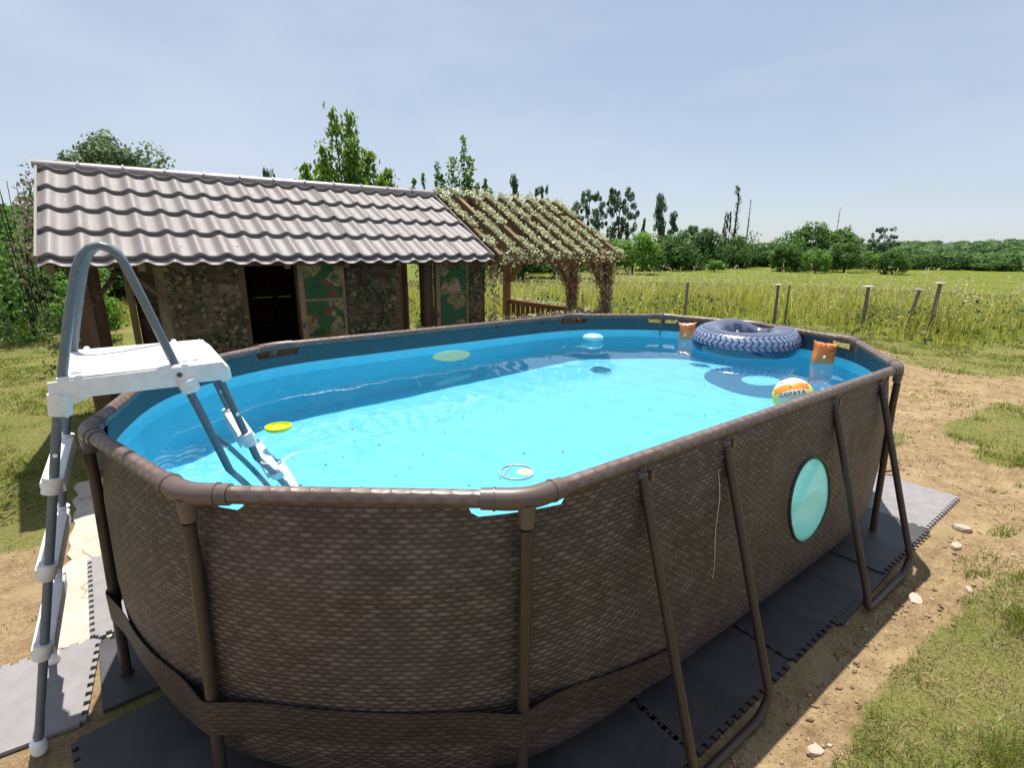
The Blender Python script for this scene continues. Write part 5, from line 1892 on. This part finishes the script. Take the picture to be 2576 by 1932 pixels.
# upright leafy shoots behind the pergola ridge
rg = np.random.default_rng(43)
for nm, lab, base_xy, shoots in (
        ('tall_shrub', 'tall shrub with upright leafy shoots behind the left end of the pergola ridge', (3.75, 7.21), ((0.0, 3.72, 0.13), (-0.22, 3.35, 0.16), (0.12, 3.35, 0.15), (0.42, 2.95, 0.09), (0.28, 2.85, 0.12), (-0.40, 2.80, 0.10), (0.06, 3.0, 0.18), (0.55, 2.75, 0.06))),
        ('tall_shrub', 'smaller spiky shrub left of the tall one, over the end of the tiled ridge', (3.38, 8.0), ((-0.30, 2.98, 0.07), (-0.12, 3.08, 0.07), (0.18, 3.30, 0.11), (0.28, 3.05, 0.10), (-0.2, 2.75, 0.12)))):
    t = thing(nm, lab, 'shrub', (*base_xy, 0), 0, 'leafy shrubs behind the pergola')
    vx, vy = rt.x, rt.y
    mb = MB()
    P = []
    for sx_, zt, wd in shoots:
        mb.tube([(0, 0, -0.03), (sx_ * 0.6 * vx, sx_ * 0.6 * vy, zt * 0.4), (sx_ * vx, sx_ * vy, zt)], [0.02, 0.014, 0.002], 6)
        n = int(2300 * wd + 160)
        s = rg.uniform(0.25, 1, n)
        c_ = np.column_stack([sx_ * np.minimum(1, 0.4 + s) * vx, sx_ * np.minimum(1, 0.4 + s) * vy, zt * s])
        P.append(c_ + rg.normal(0, 1, (n, 3)) * (1.25 * wd * (1.05 - s) ** 0.5)[:, None] * np.array([0.8, 0.8, 0.5]))
    mb.obj('trunk', BARKD, t, True)
    P = np.concatenate(P)
    leaf_obj('crown', P, rg.normal(0, 1, P.shape), 0.075, G_BLUE if False else G_MID, t, 12, aspect=0.7)

# bare twiggy shrub, left edge
t = thing('bare_shrub', 'dark bare twiggy shrub at the left edge in front of the hedge', 'shrub', (-3.42, 9.76, 0))
rg = np.random.default_rng(8)
mb = MB()
for k in range(6):
    a = rg.uniform(0, 2 * pi); L = rg.uniform(1.9, 2.95)
    dx, dy = 0.42 * math.cos(a), 0.3 * math.sin(a)
    pth = [(dx * s ** 1.6 + 0.02 * math.sin(9 * s + k), dy * s ** 1.6, L * s) for s in np.linspace(0, 1, 7)]
    mb.tube(pth, [0.018 * (1 - 0.75 * s) for s in np.linspace(0, 1, 7)], 6)
    for q in (0.55, 0.7, 0.85):
        p = np.array([dx * q ** 1.6, dy * q ** 1.6, L * q])
        mb.tube([p, p + np.array([rg.normal(0, .1), rg.normal(0, .1), 0.28])], [0.012, 0.006], 5)
mb.obj('branches', BARKD, t, True)
P = np.column_stack([rg.normal(0, 0.32, 1400), rg.normal(0, 0.3, 1400), 2.2 * rg.uniform(0.02, 1, 1400) ** 1.3])
leaf_obj('foliage', P, rg.normal(0, 1, P.shape), 0.09, G_MID, t, 3)
# pinkish climber on the left gable
t = thing('climbing_shrub', 'pinkish-leaved climber hanging along the left edge of the tiled roof', 'shrub', (-2.50, 2.9, 0))
mb = MB()
for k in range(5):
    pth = [(-0.03 + 0.02 * math.sin(4 * s + k), -0.55 + 0.25 * k + 0.1 * math.sin(5 * s), 2.0 * s) for s in np.linspace(0.55, 1, 6)]
    mb.tube(pth, [0.005 * (1 - 0.6 * s) for s in np.linspace(0, 1, 6)], 5)
mb.obj('stems', BARKD, t, True)
n = 420
yy = rg.uniform(-0.72, 0.75, n)
top = 1.5 + (yy + 0.8) * 0.5 - 0.05
zz = np.where(rg.uniform(0, 1, n) < 0.55, top - np.abs(rg.normal(0, 0.09, n)), rg.uniform(0.4, 1, n) * top)
P = np.column_stack([rg.normal(0.0, 0.03, n), yy, zz])
leaf_obj('foliage', P, np.tile([-0.8, -0.6, 0.3], (n, 1)), 0.036, PINKL, t, 4, jit=0.6)

# ------------------------------------------------------------------ fence posts in the tall grass
POSTW = wood('weathered_post', (0.10, 0.085, 0.065), (0.24, 0.21, 0.165), 0.85, 2)
CAPP = plain('pale_post_cap', (0.50, 0.48, 0.44), 0.6)
for x, y, zt, lean, cap, r_, lab in (
        (8.28, 4.95, 0.86, (0.02, 0.0), False, 0.035, 'plain wooden fence post in the tall grass, nearest the pergola'),
        (9.23, 3.34, 0.86, (-0.02, 0.02), True, 0.030, 'fence post with a pale flat cap behind the left of the swim ring'),
        (9.42, 3.20, 0.86, (0.03, 0.01), False, 0.022, 'thin wooden stake right beside the capped post behind the swim ring'),
        (9.84, 1.86, 0.89, (0.02, 0.02), True, 0.036, 'upright capped fence post, leftmost of the three capped ones on the right'),
        (10.04, 1.21, 0.87, (0.03, -0.16), True, 0.034, 'capped fence post leaning to the right in the tall grass'),
        (10.14, 0.85, 1.0, (0.02, -0.03), True, 0.036, 'highest capped fence post, rightmost in the grass'),
        (6.79, 6.72, 0.56, (0.0, 0.12), False, 0.028, 'leaning stake seen between the two ivy-wrapped pergola posts'),
        (-3.74, 10.2, 0.80, (0.0, 0.10), False, 0.03, 'leaning stake before the hedge at the left edge')):
    t = thing('fence_post', lab, 'fence post', (x, y, -0.03), 0, 'old fence posts')
    top = Vector((rt.x * -lean[1], rt.y * -lean[1], 1)) if lean[1] else Vector((0.01, 0, 1))
    top = top.normalized() * (zt + 0.03)
    MB().tube([(0, 0, 0), top * 0.5, top], [r_ * 1.1, r_, r_ * 0.92], 8).obj('shaft', POSTW, t, True)
    if cap:
        q = top.to_track_quat('Z', 'Y').to_euler()
        MB().lathe([(0.02, -0.012), (r_ * 2.3, -0.008), (r_ * 2.5, 0.010), (r_ * 2.2, 0.018)], 14).obj('cap', CAPP, t, True, loc=top, rot=q)


# ------------------------------------------------------------------ grass
def blades(x, y, h, w, lean, rg, z=None, segs=2):
    n = len(x)
    z = terrain(x, y) - 0.004 if z is None else z
    a = rg.uniform(0, 2 * pi, n)
    fx, fy = np.cos(a), np.sin(a)
    la = rg.uniform(0, 2 * pi, n)
    lx, ly = np.cos(la) * lean * h, np.sin(la) * lean * h
    b0 = np.stack([x, y, z], 1)
    wv_ = np.stack([fx, fy, 0 * fx], 1) * (w / 2)[:, None]
    mid = b0 + np.stack([lx * 0.3, ly * 0.3, h * 0.6], 1)
    tip = b0 + np.stack([lx, ly, h], 1)
    V = np.stack([b0 - wv_, b0 + wv_, mid + wv_ * 0.75, mid - wv_ * 0.75, tip], 1).reshape(-1, 3)
    i = np.arange(n) * 5
    Q = np.stack([i, i + 1, i + 2, i + 3], 1)
    T = np.stack([i + 3, i + 2, i + 4], 1)
    return V, [Q, T], np.repeat(rg.uniform(0, 1, n), 5)


def in_view(x, y, margin=0.06):
    dx, dy = x - CAM.x, y - CAM.y
    f = dx * fw.x + dy * fw.y
    f2 = dx * math.cos(YAW) + dy * math.sin(YAW)
    s = dx * rt.x + dy * rt.y
    return (f2 > 0.25) & (np.abs(s) < f2 * (1.10 + margin) + 0.2)


GRASSM = foliage('lawn_grass', (0.085, 0.125, 0.018), (0.165, 0.215, 0.034), (0.29, 0.33, 0.062), 0.5, 1.2, 0.2)
STRAW = foliage('dry_grass', (0.27, 0.21, 0.10), (0.40, 0.32, 0.165), (0.54, 0.46, 0.26), 0.4, 2, 0.2)
TALLG = foliage('tall_meadow_grass', (0.16, 0.20, 0.028), (0.31, 0.35, 0.050), (0.54, 0.53, 0.13), 0.6, 1.0, 0.2)
SEED = foliage('pale_seed_heads', (0.38, 0.34, 0.14), (0.55, 0.49, 0.25), (0.72, 0.65, 0.38), 0.4, 3, 0.2)
WEED = foliage('weed_leaves', (0.06, 0.10, 0.018), (0.14, 0.20, 0.035), (0.25, 0.30, 0.07), 0.4, 1.5, 0.3)
WEEDD = foliage('dark_bramble_leaves', (0.015, 0.034, 0.010), (0.040, 0.075, 0.018), (0.11, 0.15, 0.04), 0.25, 1.5, 0.4)


def scatter(n, x0, x1, y0, y1, rg):
    return rg.uniform(x0, x1, n), rg.uniform(y0, y1, n)


def lawn(x0, x1, y0, y1, n, seed, hmin, hmax):
    rg = np.random.default_rng(seed)
    x, y = scatter(n, x0, x1, y0, y1, rg)
    d = np.hypot(x - CAM.x, y - CAM.y)
    dm = dirt_mask(x, y)
    tuft = sstep(0.36, 0.62, fbm(x * 2.2, y * 2.2, 4, 55))
    clump = sstep(0.40, 0.68, fbm(x * 9, y * 9, 3, 56))
    p = (1 - sstep(0.25, 0.7, dm + 0.45 * (fbm(x * 6, y * 6, 3, 57) - 0.5))) * (0.30 + 0.7 * clump) * (0.4 + 0.6 * tuft)
    tf = sstep(0.52, 0.70, fbm(x * 4.5, y * 4.5, 3, 58))
    p = np.maximum(p, 0.22 * tf * ((y < -1.68) | (x > 2.5) | (x < -2.46)))
    p = p * np.clip((3.2 / d) ** 0.9, 0.0, 1)
    k = (rg.uniform(0, 1, n) < p) & in_view(x, y) & (belt_depth(x, y) < 0.2) & (np.maximum(np.abs(x) - 2.2, np.abs(y) - 1.5) > 0.05)
    k &= ~((x > -2.68) & (x < -2.15) & (y < 0.32))
    k &= ~((x > -2.5) & (x < -1.7) & (y > 0.2) & (y < 2.2)) & ~((x > -2.4) & (x < 2.85) & (y > 2.2) & (y < 4.4))
    return x[k], y[k], d[k], tuft[k], rg


def put_lawn(name, areas, label):
    Vs, Fs, Rs, Ds = [], [], [], []
    VsS, FsS, RsS = [], [], []
    o1 = o2 = 0
    for ar in areas:
        x, y, d, tuft, rg = lawn(*ar)
        n = len(x)
        dry = rg.uniform(0, 1, n) > 0.25 + 0.5 * tuft
        h = rg.uniform(ar[6], ar[7], n) * (0.6 + 0.6 * tuft)
        w = np.maximum(0.0030, 0.0014 * d)
        lean = rg.uniform(0.2, 1.2, n)
        for sel, A, B, Cc in ((~dry, Vs, Fs, Rs), (dry, VsS, FsS, RsS)):
            hh = h[sel] * (0.6 if A is VsS else 1)
            ln = lean[sel] * (2.2 if A is VsS else 1)
            V, F, r_ = blades(x[sel], y[sel], hh, w[sel], ln, rg)
            off = o1 if A is Vs else o2
            A.append(V); B.append([f + off for f in F]); Cc.append(r_)
            if A is Vs: o1 += len(V)
            else: o2 += len(V)
    for A, B, Cc, mat, nm, lab in ((Vs, Fs, Rs, GRASSM, 'grass', label), (VsS, FsS, RsS, STRAW, 'dry_grass', 'dry straw-coloured grass blades in the lawn')):
        me = npmesh(nm, np.concatenate(A), [np.concatenate([b[0] for b in B]), np.concatenate([b[1] for b in B])], mat, False, attrs=dict(rnd=np.concatenate(Cc)))
        tag(link(nm, me), lab, 'grass', None, 'stuff')


put_lawn('grass', [(-1.0, 5.0, -3.2, -1.55, 480000, 61, 0.02, 0.058), (2.3, 11.0, -5.0, 3.5, 520000, 62, 0.015, 0.045),
                   (-4.6, -2.2, -0.6, 10.6, 330000, 63, 0.012, 0.035), (2.2, 9.0, 1.0, 9.0, 120000, 64, 0.02, 0.05)], 'short lawn grass around the pool')

# tall grass belt with seed heads along the old fence
rg = np.random.default_rng(71)
n = 400000
x, y = rg.uniform(-12, 20, n), rg.uniform(-8, 19, n)
bd = belt_depth(x, y)
k = (bd > 0.0) & (bd < 10.0) & in_view(x, y)
x, y, bd = x[k], y[k], bd[k]
den = fbm(x * 0.9, y * 0.9, 3, 72)
k = rg.uniform(0, 1, len(x)) < 0.8 * np.clip(0.2 + 1.5 * (den - 0.25), 0.1, 1) * np.clip(1.2 - bd / 9, 0.12, 1)
x, y, bd, den = x[k], y[k], bd[k], den[k]
right = sstep(3.0, 6.0, x)
tallk = np.where(rng.uniform(0, 1, len(x)) < 0.12, 1.6, 1.0)
hgt = (0.24 + 0.58 * sstep(0.0, 1.3, bd) * (0.35 + 0.65 * right)) * (0.15 + 1.45 * den) * rg.uniform(0.45, 1.3, len(x)) * np.clip(1.15 - bd / 10, 0.15, 1) * tallk
hgt = 1.15 * np.tanh(hgt / 1.15)
hgt = np.minimum(hgt, 1.0)
V, F, r_ = blades(x, y, hgt, rg.uniform(0.009, 0.020, len(x)), rg.uniform(0.05, 0.55, len(x)), rg)
me = npmesh('tall_grass', V, F, TALLG, False, attrs=dict(rnd=r_))
tag(link('tall_grass', me), 'tall yellow-green meadow grass along the old fence', 'grass', None, 'stuff')
k = (rg.uniform(0, 1, len(x)) < 0.13 * right * (0.3 + 1.2 * den)) & (bd > 0.35)
sx_, sy_, sh_ = x[k], y[k], hgt[k] * 1.12 + 0.10
n = len(sx_)
V1, F1, r1 = blades(sx_, sy_, sh_, np.full(n, 0.006), np.full(n, 0.12), np.random.default_rng(5))
P = np.column_stack([sx_, sy_, terrain(sx_, sy_) + sh_ * 0.96])
P = np.repeat(P, 3, 0) + rg.normal(0, 1, (n * 3, 3)) * np.array([0.018, 0.018, 0.05])
V2, F2, r2_ = leaves(P, rg.normal(0, 1, P.shape) * np.array([1, 1, 0.2]), 0.075, rg, aspect=0.28, droop=-2.0)
me = npmesh('seed_heads', np.concatenate([V1, V2]), [np.concatenate([F1[0], F2 + len(V1)]), F1[1]], SEED, False, attrs=dict(rnd=np.concatenate([r1, r2_])))
tag(link('seed_heads', me), 'pale seed heads standing above the tall grass', 'grass', None, 'stuff')
# weeds and brambles at the foot of the belt
n = 60000
x, y = rg.uniform(-10, 14, n), rg.uniform(-5, 13, n)
bd = belt_depth(x, y)
k = (bd > -0.28) & (bd < 1.5) & in_view(x, y)
x, y, bd = x[k], y[k], bd[k]
den = sstep(0.38, 0.62, fbm(x * 0.8, y * 0.8, 3, 75))
k = rg.uniform(0, 1, len(x)) < 0.22 + 0.78 * den
x, y, bd, den = x[k], y[k], bd[k], den[k]
hmax = np.clip((bd + 0.3) * 0.9, 0.05, 0.42) * (0.5 + 0.75 * den) * (1 + 0.35 * sstep(8.8, 9.6, x) * sstep(1.5, 0.3, y))
z = rg.uniform(0, 1, len(x)) ** 0.8 * hmax
P = np.column_stack([x, y, terrain(x, y) + z])
dark = (rg.uniform(0, 1, len(x)) < 0.35 + 0.5 * sstep(8.5, 6.0, x))
for sel, mat, nm, lab, cat in ((~dark, WEED, 'weeds', 'leafy green weeds at the foot of the tall grass', 'weeds'), (dark, WEEDD, 'brambles', 'dark bramble leaves at the foot of the tall grass', 'brambles')):
    o = leaf_obj(nm, P[sel], np.tile([-0.3, -0.5, 0.8], (int(sel.sum()), 1)), 0.085, mat, None, 17, jit=0.7, aspect=0.6)
    tag(o, lab, cat, None, 'stuff')
# short field grass beyond the belt, thinning with distance
n = 150000
r0 = 13 + 40 * rg.uniform(0, 1, n) ** 0.8
az = YAW + rg.uniform(-0.85, 0.85, n)
x, y = CAM.x + r0 * np.cos(az), CAM.y + r0 * np.sin(az)
bd = belt_depth(x, y)
k = (bd > 2.0) & in_view(x, y) & (rg.uniform(0, 1, n) < 0.25 + 0.75 * sstep(0.35, 0.6, fbm(x * 0.35, y * 0.35, 4, 81)))
x, y, r0 = x[k], y[k], r0[k]
FIELDG = foliage('field_grass', (0.105, 0.125, 0.016), (0.155, 0.178, 0.024), (0.235, 0.24, 0.048), 0.45, 0.25, 0.15)
V, F, r_ = blades(x, y, rg.uniform(0.05, 0.14, len(x)), 0.0020 * r0 * rg.uniform(0.6, 1.4, len(x)), rg.uniform(0.1, 0.6, len(x)), rg)
me = npmesh('field_grass', V, F, FIELDG, False, attrs=dict(rnd=r_))
tag(link('field_grass', me), 'short yellow-green grass of the open field', 'grass', None, 'stuff')

# ------------------------------------------------------------------ wooded hill on the right
azs = np.linspace(math.radians(-25), math.radians(60), 90)
rs = np.array([130, 160, 200, 240, 290, 340, 400, 460, 520, 600, 800, 1100])


def hill_h(az, r):
    H = np.interp(np.degrees(az), [-25, 5, 9, 14, 20, 26, 34, 45, 60], [5.5, 5.0, 4.6, 3.9, 2.9, 2.2, 1.2, 0.0, -0.6])
    H = H + 0.9 * (fbm(np.degrees(az) * 0.30, r * 0.004, 3, 91) - 0.5) * 2
    return -1.62 + (H + 1.6) * sstep(140, 470, r) * np.where(r > 520, np.clip(1 - (r - 520) / 900, 0.4, 1), 1)


A_, R_g = np.meshgrid(azs, rs)
HX, HY = CAM.x + R_g * np.cos(A_), CAM.y + R_g * np.sin(A_)
HZ = hill_h(A_, R_g)
HZ[0] = -1.8
na = len(azs)
ii = (np.arange(len(rs) - 1)[:, None] * na + np.arange(na - 1)[None]).ravel()
HILLM = plain('wooded_hill_floor', (0.050, 0.085, 0.030), 0.95, 0.1, 0, 0.25, 0.05)
hl = link('hill', npmesh('hill', np.stack([HX.ravel(), HY.ravel(), HZ.ravel()], 1), np.stack([ii, ii + na, ii + na + 1, ii + 1], 1), HILLM, True))
tag(hl, 'low wooded hill on the right horizon', kind='structure')
rg = np.random.default_rng(95)
n = 2600
az = rg.uniform(math.radians(-20), math.radians(52), n)
r = 150 + 380 * rg.uniform(0, 1, n) ** 0.7
ok = fbm(np.degrees(az) * 0.5, r * 0.02, 3, 96) > 0.36
az, r = az[ok], r[ok]
cr_ = rg.uniform(2.2, 4.6, len(az))
cz = hill_h(az, r) + cr_ * 0.55
Cc = np.column_stack([CAM.x + r * np.cos(az), CAM.y + r * np.sin(az), cz])
per = 46
d = rg.normal(0, 1, (len(Cc), per, 3)); d /= np.linalg.norm(d, axis=2)[:, :, None]
d[:, :, 2] = np.abs(d[:, :, 2]) * 1.0 - 0.25
P = Cc[:, None, :] + d * (cr_ * 0.95)[:, None, None] * np.array([1, 1, 0.7])
P = P.reshape(-1, 3)
FARW = foliage('far_wood_foliage', (0.0527, 0.1053, 0.0386), (0.1053, 0.193, 0.0632), (0.1843, 0.2896, 0.1053), 0.32, 0.03, 0.1)
o = leaf_obj('far_wood', P, d.reshape(-1, 3) + np.array([0, 0, 0.4]), 1.5, FARW, None, 18, jit=0.4, aspect=0.85)
tag(o, 'far wood covering the hill on the right', 'wood', None, 'stuff')
